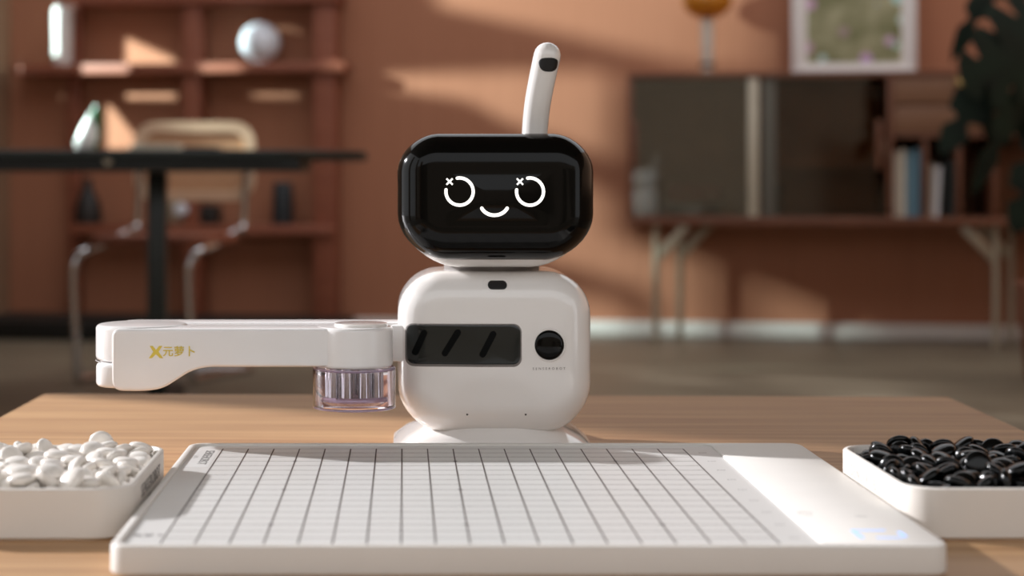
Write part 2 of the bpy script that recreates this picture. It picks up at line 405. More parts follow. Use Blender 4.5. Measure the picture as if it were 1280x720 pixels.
# ============================================================ ROBOT
rb = Thing('tabletop_robot', 'white tabletop robot with smiling black face screen, antenna and folded arm', 'robot', (.0827, 1.70, TZ))
HX = .0886; X0, X1 = .0827-HX, .0827+HX; XC = .0827
bm = BM()
def bring(h, z, d=0): return [Vector((p[0], p[1], z)) for p in rr(XC-h, XC+h, 1.70-h+d, 1.70+h, .045, 8)]
loft(bm, [bring(.0925, TZ), bring(.0925, TZ+.003), bring(.0885, TZ+.0065), bring(.080, TZ+.0135), bring(.066, TZ+.0195), bring(.060, TZ+.024)])
rb.part('base', bm, 'robot_white')
BZ0, BZ1 = .4175, .5655
bm = BM(); pillow(bm, X0, X1, BZ0, BZ1, (.047, .047, .040, .040), 1.628, 1.772, .028, .034, dome=.004); bm.normal_update()
bv = BVHTree.FromBMesh(bm); body = rb.part('body', bm, 'robot_white')
def onb(px, py, Y=1.63):
    p = A(px, py, Y); return p.x, p.z
def dense(o, step=.003):
    out = []
    for i, p in enumerate(o):
        q = Vector(o[(i+1) % len(o)]); p = Vector(p); m = max(1, int((q-p).length/step))
        out += [tuple(p.lerp(q, k/m)) for k in range(m)]
    return out
def patch(outline, bvh, off, thick=.0008, rings=7):
    """closed decal: filled outline draped on the shell, with a skirt reaching back into it"""
    outline = dense(outline); rings = 12
    bm = BM(); c = Vector((sum(p[0] for p in outline)/len(outline), sum(p[1] for p in outline)/len(outline)))
    rs = []
    def ring(k, o):
        out = []
        for p in outline:
            x, z = c.x+(p[0]-c.x)*k, c.y+(p[1]-c.y)*k
            h = bvh.ray_cast(Vector((x, 1.0, z)), Vector((0, 1, 0)))[0]
            out.append(Vector((x, (h.y if h else 1.64)-o, z)))
        return out
    for i in range(rings): rs.append(ring(max(.01, i/rings), off))
    rs += [ring(.985, off), ring(1, off-.0002), ring(1, -thick)]
    return loft(bm, rs)
def band(pts, wd, bvh, off):
    """ribbon of width wd along an xz polyline, draped on the shell, with rounded ends"""
    P = [Vector(p) for p in pts]; m = len(P); L, R = [], []
    for i, p in enumerate(P):
        t = (P[min(i+1, m-1)]-P[max(i-1, 0)]).normalized(); nn = Vector((-t.y, t.x))
        L.append(p+nn*wd/2); R.append(p-nn*wd/2)
    t0 = (P[0]-P[1]).normalized(); t1 = (P[-1]-P[-2]).normalized()
    def capp(c, t, n=5): return [c+(Vector((-t.y, t.x))*math.cos(PI*(k)/(n+1))+t*math.sin(PI*k/(n+1)))*wd/2 for k in range(1, n+1)]
    bm = BM()
    def pt(q, o):
        h = bvh.ray_cast(Vector((q.x, 1.0, q.y)), Vector((0, 1, 0)))[0]
        return bm.verts.new((q.x, (h.y if h else 1.6)-o, q.y))
    l = [pt(q, off) for q in L]; r = [pt(q, off) for q in R]
    for i in range(m-1): bm.faces.new((l[i], l[i+1], r[i+1], r[i]))
    c0 = [pt(q, off) for q in capp(P[0], t0)]; bm.faces.new([l[0], r[0]]+c0) if len(c0) else None
    c1 = [pt(q, off) for q in capp(P[-1], t1)]; bm.faces.new([r[-1], l[-1]]+c1)
    bmesh.ops.recalc_face_normals(bm, faces=bm.faces[:])
    ext = bmesh.ops.solidify(bm, geom=bm.faces[:], thickness=.0003)
    bmesh.ops.recalc_face_normals(bm, faces=bm.faces[:])
    return bm
# dark window with raised slanted dark stripes
x0, z1 = onb(508, 406); x1, z0 = onb(650, 456)
frame_o = rr(x0-.0012, x1+.0012, z0-.0014, z1+.0012, .0075, 8)
rb.part('window_rim', patch(frame_o, bv, .0002), 'seam_grey', body)
def bow(o): return [(p[0], p[1]-(.0016*math.sin(PI*max(0, min(1, (p[0]-x0)/(x1-x0)))) if p[1] < (z0+z1)/2 else 0)) for p in o]
win = rb.part('dark_window', patch(bow(rr(x0, x1, z0+.0012, z1, .0065, 8)), bv, .0006), 'panel_black', body, 'dark glossy window on the robot body')
for (ax, ay, bx_, by_) in ((519, 440, 530, 416), (556, 441, 572, 415), (603, 442, 616, 417)):
    p = [onb(ax, ay), onb(bx_, by_)]
    rb.part('slanted_stripe', band([Vector(p[0]).lerp(Vector(p[1]), k/6) for k in range(7)], .0058, bv, .0011), 'panel_slash', body)
# eye of the camera
lx, lz = onb(686, 431); ly = bv.ray_cast(Vector((lx, 1, lz)), Vector((0, 1, 0)))[0].y
bm = BM(); lathe(bm, (lx, ly, lz), [(.0152, .002), (.0152, -.0004), (.0146, -.0012), (.0137, -.0012), (.0134, .0)], 40, 'y'); rb.part('lens_ring', bm, 'robot_white', body)
bm = BM(); lathe(bm, (lx, ly, lz), [(.0133, .002), (.0133, -.0006)]+[(.0133*math.cos(t), -.0006-.0038*math.sin(t)) for t in [k/8*PI/2 for k in range(1, 9)]], 40, 'y'); rb.part('camera_lens', bm, 'face_black', body, 'round black camera lens')
tx, tz = onb(686, 460.5)
bm = BM(); text(bm, 'SENSEROBOT', (tx, 0, tz), (1, 0, 0), (0, 0, 1), .0030, 1.85, extrude=.0001); drape(bm, bv, .0002); rb.part('lettering', bm, 'print_grey', body)
for q in (584, 657):
    x, z = onb(q, 518); h = bv.ray_cast(Vector((x, 1, z)), Vector((0, 1, 0)))[0].y
    bm = BM(); lathe(bm, (x, h, z), [(.0009, .001), (.0009, -.0002), (.0001, -.0002)], 12, 'y'); rb.part('pin_hole', bm, 'hole_black', body)
# top sensor: shallow white dish with a dark capsule
x, z = onb(621, 356.5)
rb.part('sensor_dish', patch(rr(x-.0128, x+.0115, z-.0062, z+.0062, .006, 8), bv, .0002), 'robot_white', body)
rb.part('sensor_slot', patch(rr(x-.0080, x+.0094, z-.0039, z+.0039, .0038, 8), bv, .0008), 'hole_black', body)
# neck and head
bm = BM(); lathe(bm, (XC, 1.70, 0), [(.045, .560), (.045, .5745)], 40); rb.part('neck', bm, 'seam_grey')
def bulge(bm, zc, hz):
    for v in bm.verts:
        w_ = (v.co.z-zc)/hz; t_ = (v.co.x-XC)/HX
        v.co.x = XC+(v.co.x-XC)*(1-.035*w_**4-(.035*w_*w_ if w_ < 0 else .012*w_*w_))
        v.co.z = zc+(v.co.z-zc)*(1-.045*t_*t_)
    return bm
bm = BM(); pillow(bm, X0+.0008, X1-.0008, .5692, .690, (.052, .052, .036, .036), 1.622, 1.760, .026, .034, dome=.0); bulge(bm, .631, .062); head = rb.part('head', bm, 'robot_white')
bm = BM(); pillow(bm, X0-.0002, X1+.0002, .5763, .6925, (.041, .041, .034, .034), 1.600, 1.700, .030, .006, dome=.005); bulge(bm, .6345, .0582); bm.normal_update()
hv = BVHTree.FromBMesh(bm); rb.part('face_screen', bm, 'face_black', head, 'glossy black face screen')
def onh(px, py): p = A(px, py, 1.597); return Vector((p.x, p.z))
pxs = 1.597/FPX
for ex in (574.5, 662.5):
    c = onh(ex, 239.5); r = 17*pxs
    a0, a1 = math.radians(100), math.radians(-188)
    rb.part('eye_ring', band([c+Vector((math.cos(a0+(a1-a0)*k/48), math.sin(a0+(a1-a0)*k/48)))*r for k in range(49)], 4.0*pxs, hv, .0005), 'led_white', head, 'glowing white eye ring')
    c = onh(ex-12.5, 227)
    g, b_ = 4.6*pxs, 1.25*pxs
    cr = [(g, g-b_*1.2), (g-b_*1.2, g), (0, b_*1.3), (-g+b_*1.2, g), (-g, g-b_*1.2), (-b_*1.3, 0), (-g, -g+b_*1.2), (-g+b_*1.2, -g), (0, -b_*1.3), (g-b_*1.2, -g), (g, -g+b_*1.2), (b_*1.3, 0)]
    rb.part('eye_sparkle', patch([(c.x+x_, c.y+z_) for x_, z_ in cr], hv, .0006, .0002), 'led_white', head)
c = onh(618, 253.5)
rb.part('mouth', band([c+Vector((17.6*pxs*math.sin(t), -15.5*pxs*math.cos(t)+.0)) for t in [math.radians(-64+128*k/24) for k in range(25)]], 4.4*pxs, hv, .0005), 'led_white', head, 'glowing white smile')
# antenna
Y = 1.665
ap = [A(668, 200, Y), A(668.5, 165, Y), A(672, 130, Y-.002), A(678.5, 95, Y-.004), A(684, 70, Y-.005)]
path = bez(ap, 6); rad = [15.8*Y/FPX+.0009*k/len(path) for k in range(len(path))]
t = (path[-1]-path[-2]).normalized(); rr0 = rad[-1]
for k in range(1, 7): path.append(ap[-1]+t*rr0*math.sin(k/6*PI/2)); rad.append(max(rr0*math.cos(k/6*PI/2), .0003))
bm = BM(); tube(bm, path, rad, 28); bm.normal_update(); av = BVHTree.FromBMesh(bm)
ant = rb.part('antenna', bm, 'robot_white', smooth=60)
p = A(684, 81.5, Y); pw, ph = 12.3*Y/FPX, 10.6*Y/FPX
ol = []
for k in range(36):
    a = 2*PI*k/36; z = math.sin(a); ol.append((p.x+pw*math.copysign(abs(math.cos(a))**.75, math.cos(a))*(1.0 if z > 0 else .97), p.z+ph*(abs(z)**.6*.66+.08 if z > 0 else z*.98+.08)))
rb.part('sensor_window', patch(ol, av, .0005), 'hole_black', ant)
# arm: rear link from the body out to the elbow
bm = BM(); prism(bm, rr(-.262, .006, 1.6495, 1.690, (.018, .002, .002, .018), 6), .4835, .5185, .003, 'xy'); rl = rb.part('rear_link', bm, 'arm_white')
bm = BM(); p0, p1 = A(489, 451.5, 1.645), A(509, 406, 1.645); box(bm, p0.x, p1.x+.004, 1.6405, 1.6495, p0.z, p1.z, .002); rb.part('shoulder', bm, 'arm_white')
# elbow drum
ec = (-.237, 1.630); er = .0415
def rim(r, z0, z1, b=.004):
    o = []
    for k in range(5): t = k/4*PI/2; o.append((r-b*(1-math.sin(t)), z0+b*(1-math.cos(t))))
    for k in range(5): t = k/4*PI/2; o.append((r-b*(1-math.cos(t)), z1-b+b*math.sin(t)))
    return [(0, z0)]+o+[(0, z1)]
bm = BM(); lathe(bm, (*ec, 0), rim(er, .4873, .5195, .004), 48); el = rb.part('elbow', bm, 'arm_white')
bm = BM(); prism(bm, rr(-.2755, -.236, 1.5885, 1.648, (.024, .004, .004, .024), 8), .4652, .4868, .004, 'xy'); rb.part('elbow_motor', bm, 'arm_white', el)
bm = BM(); tube(bm, [(ec[0]+er*math.cos(a), ec[1]+er*math.sin(a), .487) for a in [math.radians(215-70*k/16) for k in range(17)]], .0005, 6); rb.part('seam', bm, 'seam_grey', el)
# forearm lying in front of the rear link
YF = 1.5865; ax_ = lambda px, py: (A(px, py, YF).x, A(px, py, YF).z)
out = [ax_(139, 411), ax_(139, 489), ax_(180, 489.5), ax_(203, 486.5), ax_(238, 464), ax_(258, 459), ax_(445, 459), ax_(445, 411)]
bm = BM(); prism(bm, round_poly(out, [.008, .010, .012, .008, .010, .008, 0, 0]), YF, 1.648, .004, 'xz'); fa = rb.part('forearm', bm, 'arm_white', smooth=28)
gc = (-.0445, 1.6125)
bm = BM(); lathe(bm, (*gc, 0), rim(.0346, .4828, .5188, .0035), 56); wr = rb.part('wrist', bm, 'arm_white')
bm = BM(); lathe(bm, (gc[0]+.006, gc[1], 0), rim(.024, .516, .5215, .001), 40); rb.part('wrist_cap', bm, 'robot_white', wr)
p = ax_(195, 440); yb = YF-.0002
em = [(-.2, .9), (0, .38), (.22, .9), (.62, 1), (1.05, .95), (.45, .05), (1.15, -1), (.65, -1), (0, -.42), (-.65, -1), (-1.15, -1), (-.45, .05), (-1.05, .95), (-.62, 1)]
em = [(0, .34), (.5, 1), (1.0, 1), (.42, .05), (1.12, -1), (.62, -1), (0, -.36), (-.62, -1), (-1.12, -1), (-.42, .05), (-1.0, 1), (-.5, 1)]
bm = BM(); prism(bm, [(p[0]+x*.0056, p[1]+z*.0054) for x, z in em][::-1], yb-.0002, yb+.0004)
rb.part('emblem', bm, 'gold', fa, 'gold crossed emblem', smooth=0)
p = ax_(224, 440)
bm = BM(); text(bm, '元萝卜', (p[0], yb, p[1]), (1, 0, 0), (0, 0, 1), .0096, 1.05, bold=.0001); rb.part('lettering', bm, 'gold', fa, 'small gold lettering')
# clear gripper cup
bm = BM(); lathe(bm, (*gc, 0), [(.0355, .4815), (.0372, .4805), (.0372, .4475), (.0366, .4462), (.0345, .4460), (.0345, .4480), (.0350, .4490), (.0350, .4815)], 56)
bm2 = BM(); n = 56; prof = [(.0352, .4826), (.0372, .4815), (.0372, .4475), (.0362, .4462), (.0300, .4462), (.0300, .4482), (.0347, .4492), (.0350, .4826)]
bm.free(); rg = [[bm2.verts.new((gc[0]+r*math.cos(2*PI*k/n), gc[1]+r*math.sin(2*PI*k/n), z)) for k in range(n)] for r, z in prof]
for i in range(len(rg)):
    for k in range(n): bm2.faces.new((rg[i][k], rg[i][(k+1) % n], rg[(i+1) % len(rg)][(k+1) % n], rg[(i+1) % len(rg)][k]))
bmesh.ops.recalc_face_normals(bm2, faces=bm2.faces[:]); cup = rb.part('gripper_cup', bm2, 'clear_plastic', label='clear lilac plastic gripper cup')
for rz_, rr_ in ((.4468, .0363), (.4812, .0360)):
    bm = BM(); pts = [(gc[0]+rr_*math.cos(2*PI*k/48), gc[1]+rr_*math.sin(2*PI*k/48), rz_) for k in range(49)]; tube(bm, pts, .0011, 8); rb.part('cup_rim', bm, 'lilac_rim', cup)
bm = BM(); lathe(bm, (*gc, 0), [(0, .4575), (.0290, .4575), (.0300, .4562), (.0300, .4535), (.022, .4505), (0, .4505)], 40); rb.part('suction_plate', bm, 'lilac_rim', cup)
for k in range(9):
    a = 2*PI*k/9+.25; c = (gc[0]+.0215*math.cos(a), gc[1]+.0215*math.sin(a), 0); bm = BM(); lathe(bm, c, [(0, .4570), (.0052, .4570), (.0052, .4826), (0, .4826)], 18); rb.part('metal_post', bm, 'chrome', cup)

# ============================================================ STONE BOXES AND STONES
def stone_box(x0, x1, y0, y1, label, face_x, face_dir):
    zt = TZ+.036; R = .0275
    t = Thing('stone_box', label, 'box', ((x0+x1)/2, (y0+y1)/2, TZ), group='open stone boxes beside the board')
    bm = BM(); w_ = .0042
    loft(bm, [r3(x0+.002, x1-.002, y0+.002, y1-.002, R, TZ), r3(x0, x1, y0, y1, R, TZ+.002), r3(x0, x1, y0, y1, R, zt-.001), r3(x0+.0012, x1-.0012, y0+.0012, y1-.0012, R-.001, zt),
              r3(x0+w_-.0006, x1-w_+.0006, y0+w_-.0006, y1-w_+.0006, R-w_, zt), r3(x0+w_, x1-w_, y0+w_, y1-w_, R-w_, zt-.001), r3(x0+w_, x1-w_, y0+w_, y1-w_, R-w_, TZ+.0130)])
    t.part('tray', bm, 'box_white')
    s = face_dir
    bm = BM(); text(bm, 'SENSEROBOT', (face_x+s*.00005, (y0+y1)/2+.004, TZ+.0235), (0, s, 0), (0, 0, 1), .0135, 1.25, extrude=.0001)
    t.part('lettering', bm, 'print_dark' if s > 0 else 'print_pale')
    bm = BM(); text(bm, '元萝卜', (face_x+s*.00005, (y0+y1)/2-.004, TZ+.0125), (0, s, 0), (0, 0, 1), .006, 1.6, extrude=.0001)
    t.part('lettering', bm, 'print_grey' if s > 0 else 'print_pale')
    return ((x0+x1)/2, (y0+y1)/2)
cw = stone_box(-.361, -.1905, 1.248, 1.4535, 'open white box heaped with white stones, left of the board', -.1905, 1)
cb = stone_box(.3490, .5195, 1.2500, 1.4555, 'open white box heaped with black stones, right of the board', .3490, -1)
bm = BM(); R, T = .0102, .0043
lathe(bm, (0, 0, 0), [((R*math.cos(k/5*PI/2)**.8) if abs(k) < 5 else 0, T*math.sin(k/5*PI/2)) for k in range(-5, 6)], 20)
sm = bpy.data.meshes.new('stone'); bm.to_mesh(sm); bm.free()
for p in sm.polygons: p.use_smooth = True
WHITE = [(2.23,-5.09,1.84,-0.1,-0.47,-1.32), (-7.65,-0.21,2.23,1.46,1.06,1.43), (-7.08,7.56,1.65,0.07,-0.01,1.38), (7.1,7.6,1.92,0.6,0.19,-0.59), (7.65,1.13,2.22,-1.6,-0.2,1.64), (7.16,-7.87,2.15,0.43,-1.13,-0.09), (-7.08,5.54,1.66,0.08,-0.03,1.77), (-7.41,-8.24,2.24,-1.53,-1.18,2), (3.51,-2.81,2.51,0.77,0.57,2.37), (3.95,9.4,2.22,-1.63,0.59,0.02), (7.14,4.15,1.93,0.36,-0.57,0.38), (4.51,-8.51,2.21,-0.91,-1.82,-0.79), (-2.27,-3.61,1.65,-0.07,-0.02,2.91), (1.51,-7.48,2.39,0.08,-0.41,0.87), (5.49,6.84,1.79,0.07,0.39,-2.72), (-1.53,1.69,2.47,-0.6,-2.75,0.25), (7.08,-0.62,1.96,0.45,0.58,2.32), (-4.58,-6.38,1.65,3.12,0.07,-0.74), (7.62,-4.34,2.21,1.05,-1.35,-0.98), (0.43,-5.79,2.3,-0.13,0.03,0.13), (-7.24,3.55,1.93,-0.58,0.35,-1.09), (-2.64,-1.56,2.14,-2.11,-0.37,1.54), (-5.72,-6.86,2.7,0.26,-0.32,-1.22), (-6.07,7.3,2.5,-0.16,-0.42,-1.54), (3.26,-4.47,2.79,-0.7,0.05,-2.36), (5.79,8.83,2.55,3.09,-0.08,-0.98), (3.63,-6.26,2.68,0.2,-0.39,-1.85), (-7.08,1.57,1.65,0.01,-0.07,2.98), (-6.2,-4.91,2.41,0.41,0.22,1.38), (2.01,-3.76,2.37,-0.01,0.12,-2.63), (-7.38,-1.74,2.22,1.05,1.19,0.46), (7.65,-6.36,2.24,1.13,-1.48,2.06), (7.08,2.79,1.95,-0.69,-0.12,2.72), (-3.72,9.34,2.2,-1.92,0.95,-0.37), (6.29,-5.86,1.8,0.36,-0.2,3.05), (3.26,0.17,2.76,-0.17,0.59,3.07), (4.24,7.97,2.16,2.17,0.9,-1.12), (-7.34,-6.31,2.76,-0.77,-2.71,1.16), (-6.55,1.06,2.49,-0.12,0.34,-0.21), (4.14,-5.58,1.65,3.07,0.01,0.47), (-5.76,2.95,2.16,-0.54,-0.04,3.13), (6.89,-4.83,2.83,-0.36,1.07,3.01), (-6.8,4.72,2.55,-0.22,0.23,-0.12), (-2.56,2.99,2.35,0.04,-0.02,-1.65), (5.06,-1.97,2.54,0.01,-0.21,-1.53), (6.98,-2.52,2.53,3.1,-0.1,0.25), (-0.7,-8.97,2.68,0.62,-0.28,-3.01), (4.44,1.02,2.3,2.89,0.15,0.84), (2.49,1.95,2.69,3.01,0.64,-0.5), (7.08,6.03,2.55,-0.06,3.05,-0.56), (-3.75,7.55,2.57,-2.69,0.22,0.46), (6.19,1.59,2.51,0.25,2.8,-1.38), (2.38,8.87,2.24,-1.44,1.88,1.36), (-5.81,-8.83,2.7,-0.26,0.24,1.75), (-4.51,6.35,2.89,0.93,0.03,-0.08), (-3.15,0.51,2.44,3.08,0,-0.09), (-3.8,-3.16,2.45,-0.03,-0.32,2.42), (1.3,-4.43,3.05,-0.15,2.79,0.88), (5.05,-3.51,2.72,-0.17,1.86,-1.39), (-5.08,0.27,2.47,-0.58,0.07,-2.24), (-1.17,-7.06,2.39,-0.03,0.06,-2.3), (5.13,-4.87,2.36,-0.05,-0.19,-1.1), (6.56,7.1,3.08,0.5,-2.68,1.31), (1.17,-8.81,2.93,-2.94,-0.62,-0.43), (-4.73,-5.07,2.57,-0.45,-0.15,-2.29), (-3.93,1.98,2.82,-1.55,-0.33,-0.27), (5.87,-7.45,2.63,-0.2,0.19,2.24), (-2.48,2.99,3.59,-3.06,0.81,-0.62), (7.07,2.89,3.06,0.31,-0.04,-0.37), (2.7,-8.95,2.76,-0.34,0.51,1.23), (4.95,6.09,2.43,0.31,0.35,-2.24), (-5.71,-3.4,2.67,-0.36,0.29,-0.46), (-0.59,3.05,3.23,0.19,-0.03,-2.28), (0.94,2.03,2.69,0.32,-0.54,1.57), (-0.47,0.59,2.49,-0.14,-0.29,2.3), (1.45,0.03,2.53,0.07,-0.21,-0.85), (-7.03,2.81,3.26,0.37,1.44,0.37), (3.71,-7.43,2.37,0.91,2.87,0.18), (-1.87,-0.54,3.12,0.52,-2.67,-0.07), (-2.55,6.25,2.25,0.01,0.63,-0.08), (-3.9,-6.84,2.41,-3.12,0.22,-0.23), (3.38,8.79,3.78,1.69,-0.06,-0.01), (-7.21,-3.2,3.22,0.41,-0.47,-1.03), (-1.98,-8.51,3.25,1.92,-0.42,0.46), (-0.96,-4.26,2.34,0.15,0.02,2.72), (3.95,-1.59,3.09,-0.81,0.4,1.6), (-2.24,4.88,3.78,2.55,-0.12,0.81), (5.59,4.01,2.56,-0.2,-0.08,-1.33), (-4.84,-1.55,2.22,0.25,-0.46,-1.47), (2.78,3.69,2.55,0.98,-1.12,-1.93), (-1.64,1.12,3.43,-3.04,-0.17,1.44), (-6.08,5.39,3.11,0.42,0.17,2.23), (-0.13,-5.49,3.16,0.12,0.21,-2.48), (-6.4,-7.54,3.44,-2.88,0.13,-1.69), (4.17,-8.37,3.79,-0.78,-2.9,-0.96), (-2.83,8.39,3.16,-2.53,0.79,0.86), (1.1,2.31,3.8,-0.11,0.05,-1.03), (-7.46,6.64,2.8,-0.63,-0.96,0.82), (-5.78,2.04,3,0.6,0.04,1.43), (-1.31,-3.82,3.39,0.54,-0.01,-1.07), (-5.91,-1.4,2.73,-0.67,-0.63,0.89), (5.05,5.26,3.32,-0.29,3.13,-1.28), (-5.84,3.57,3.46,0.66,0.2,2.28), (-4.02,3.23,3.05,-0.08,-2.19,-2.11), (5.03,-7.25,3.41,-3.11,0.07,1.47), (3.09,5.62,3.33,-2.7,0.15,0.11), (6.43,-2.33,3.34,0.09,0.05,-2.53), (-0.17,-7.51,3.05,-2.74,0.13,0.74), (-2.96,-4.6,2.84,0.7,-0.92,-2.32), (6.01,-4.66,3.48,-2.72,-0.51,-1.06), (3.93,7.43,3.65,-0.09,2.77,-0.87), (6.92,4.76,3.16,-0.3,-3.05,-0.15), (-3.02,-7.65,2.83,-0.01,0.71,-0.69), (-1.89,6.42,3.11,-0.51,0.24,-2.15), (5.49,-0.69,2.81,-0.61,0.47,0.41), (6.33,-6.22,3.17,2.14,-0.38,-0.73), (-0.28,-1.79,2.99,-0.78,2.77,-0.46), (5.46,2.24,3.38,2.69,-0.98,-0.15), (1.77,-2.49,3.46,0.58,-0.34,1.59), (0,-0.98,2.37,-1.02,-0.83,2.35), (-4.69,-7.52,3.57,-0.77,0.22,-1.68), (0.65,5.79,3.32,2.84,0.06,-0.85), (0.46,8.31,3.25,0.27,0.18,-1.31), (2.34,-8.03,3.63,0.17,-0.97,-2.68), (6.95,-0.34,3.04,0.81,0.29,2.4), (-4.83,0.9,3.69,0.06,-0.31,-0.26), (0.33,-3.24,3.08,0.73,0.63,0.05), (3.89,1.82,3.39,-0.85,0.23,2.58), (4.83,3.47,3.82,-0.02,-2.97,1.1), (-3.67,-8.46,3.73,-0.74,-0.62,2.77), (1.37,-0.44,3.56,-2.99,0.21,1.27), (-6.3,-5.58,3.39,-0.11,0.21,-1.6), (2.05,4.99,2.55,0.01,-0.19,-2.69), (5.01,0.18,3.41,2.97,0.46,0.7), (-3.49,-5.89,3.1,-0.09,-2.38,1.11), (-2.73,-3.1,3.02,0.07,0.94,0.1), (-0.62,6.76,3.53,2.05,-0.29,-2.05), (-4.92,-2.86,3.56,-0.65,0.38,0.87), (6.56,1.07,3.48,0.12,-0.06,2.67), (-4.25,-0.97,3.05,0,-2.45,1.07), (2.64,0.95,3.65,0,0.12,1.32), (-6.9,-0.54,3.46,0.92,1.88,-1.84), (1.83,-6.23,3.15,0.35,2.66,-0.96), (-1.99,-7.04,3.78,0.46,0.4,-0.59), (-1.06,4.83,3.29,2.86,-0.08,0.43), (-5.83,8.83,2.65,0.08,-0.35,-2.55), (3.47,4.81,3.85,-0.47,-3.12,0.49), (-4.79,8.62,3.42,-0.36,-0.09,-0.4), (0.59,-8.22,3.79,0.01,3.07,-0.29), (0.21,0.8,3.34,-0.41,0.21,-1.54), (2.97,-1,3.37,-2.37,-0.66,-0.75), (-4.34,-4.11,3.45,0.24,-2.85,1.1), (-1.39,8.37,3.47,-3.07,-0.14,-1.48), (4.14,-4.82,3.37,0.04,-2.65,-1.39), (-1.66,-5.82,3.23,-0.48,-0.35,1.19), (6.59,8.49,3.45,-0.38,0.14,-0.24), (-3.53,0.44,3.34,0.11,-0.29,-0.54), (5.17,7.16,3.31,2.53,0.33,1.21), (1.79,4.16,3.61,0.4,-0.05,2.66), (1.99,7.12,3.43,0.04,-0.24,2.34), (4.08,2.98,2.77,2.66,-0.33,0.95), (-1.18,-2.6,3.05,-0.83,-2.41,-0.82), (-2.9,4.31,2.79,-0.33,0.48,1.38), (-3.82,5.59,3.31,0.01,0.87,-1.37), (-4.33,4.7,3.67,0.16,-1.01,1.43), (0.17,-6.25,3.99,0.12,0.13,-0.67), (2.03,-4.91,3.79,0.22,-0.26,1.4)]
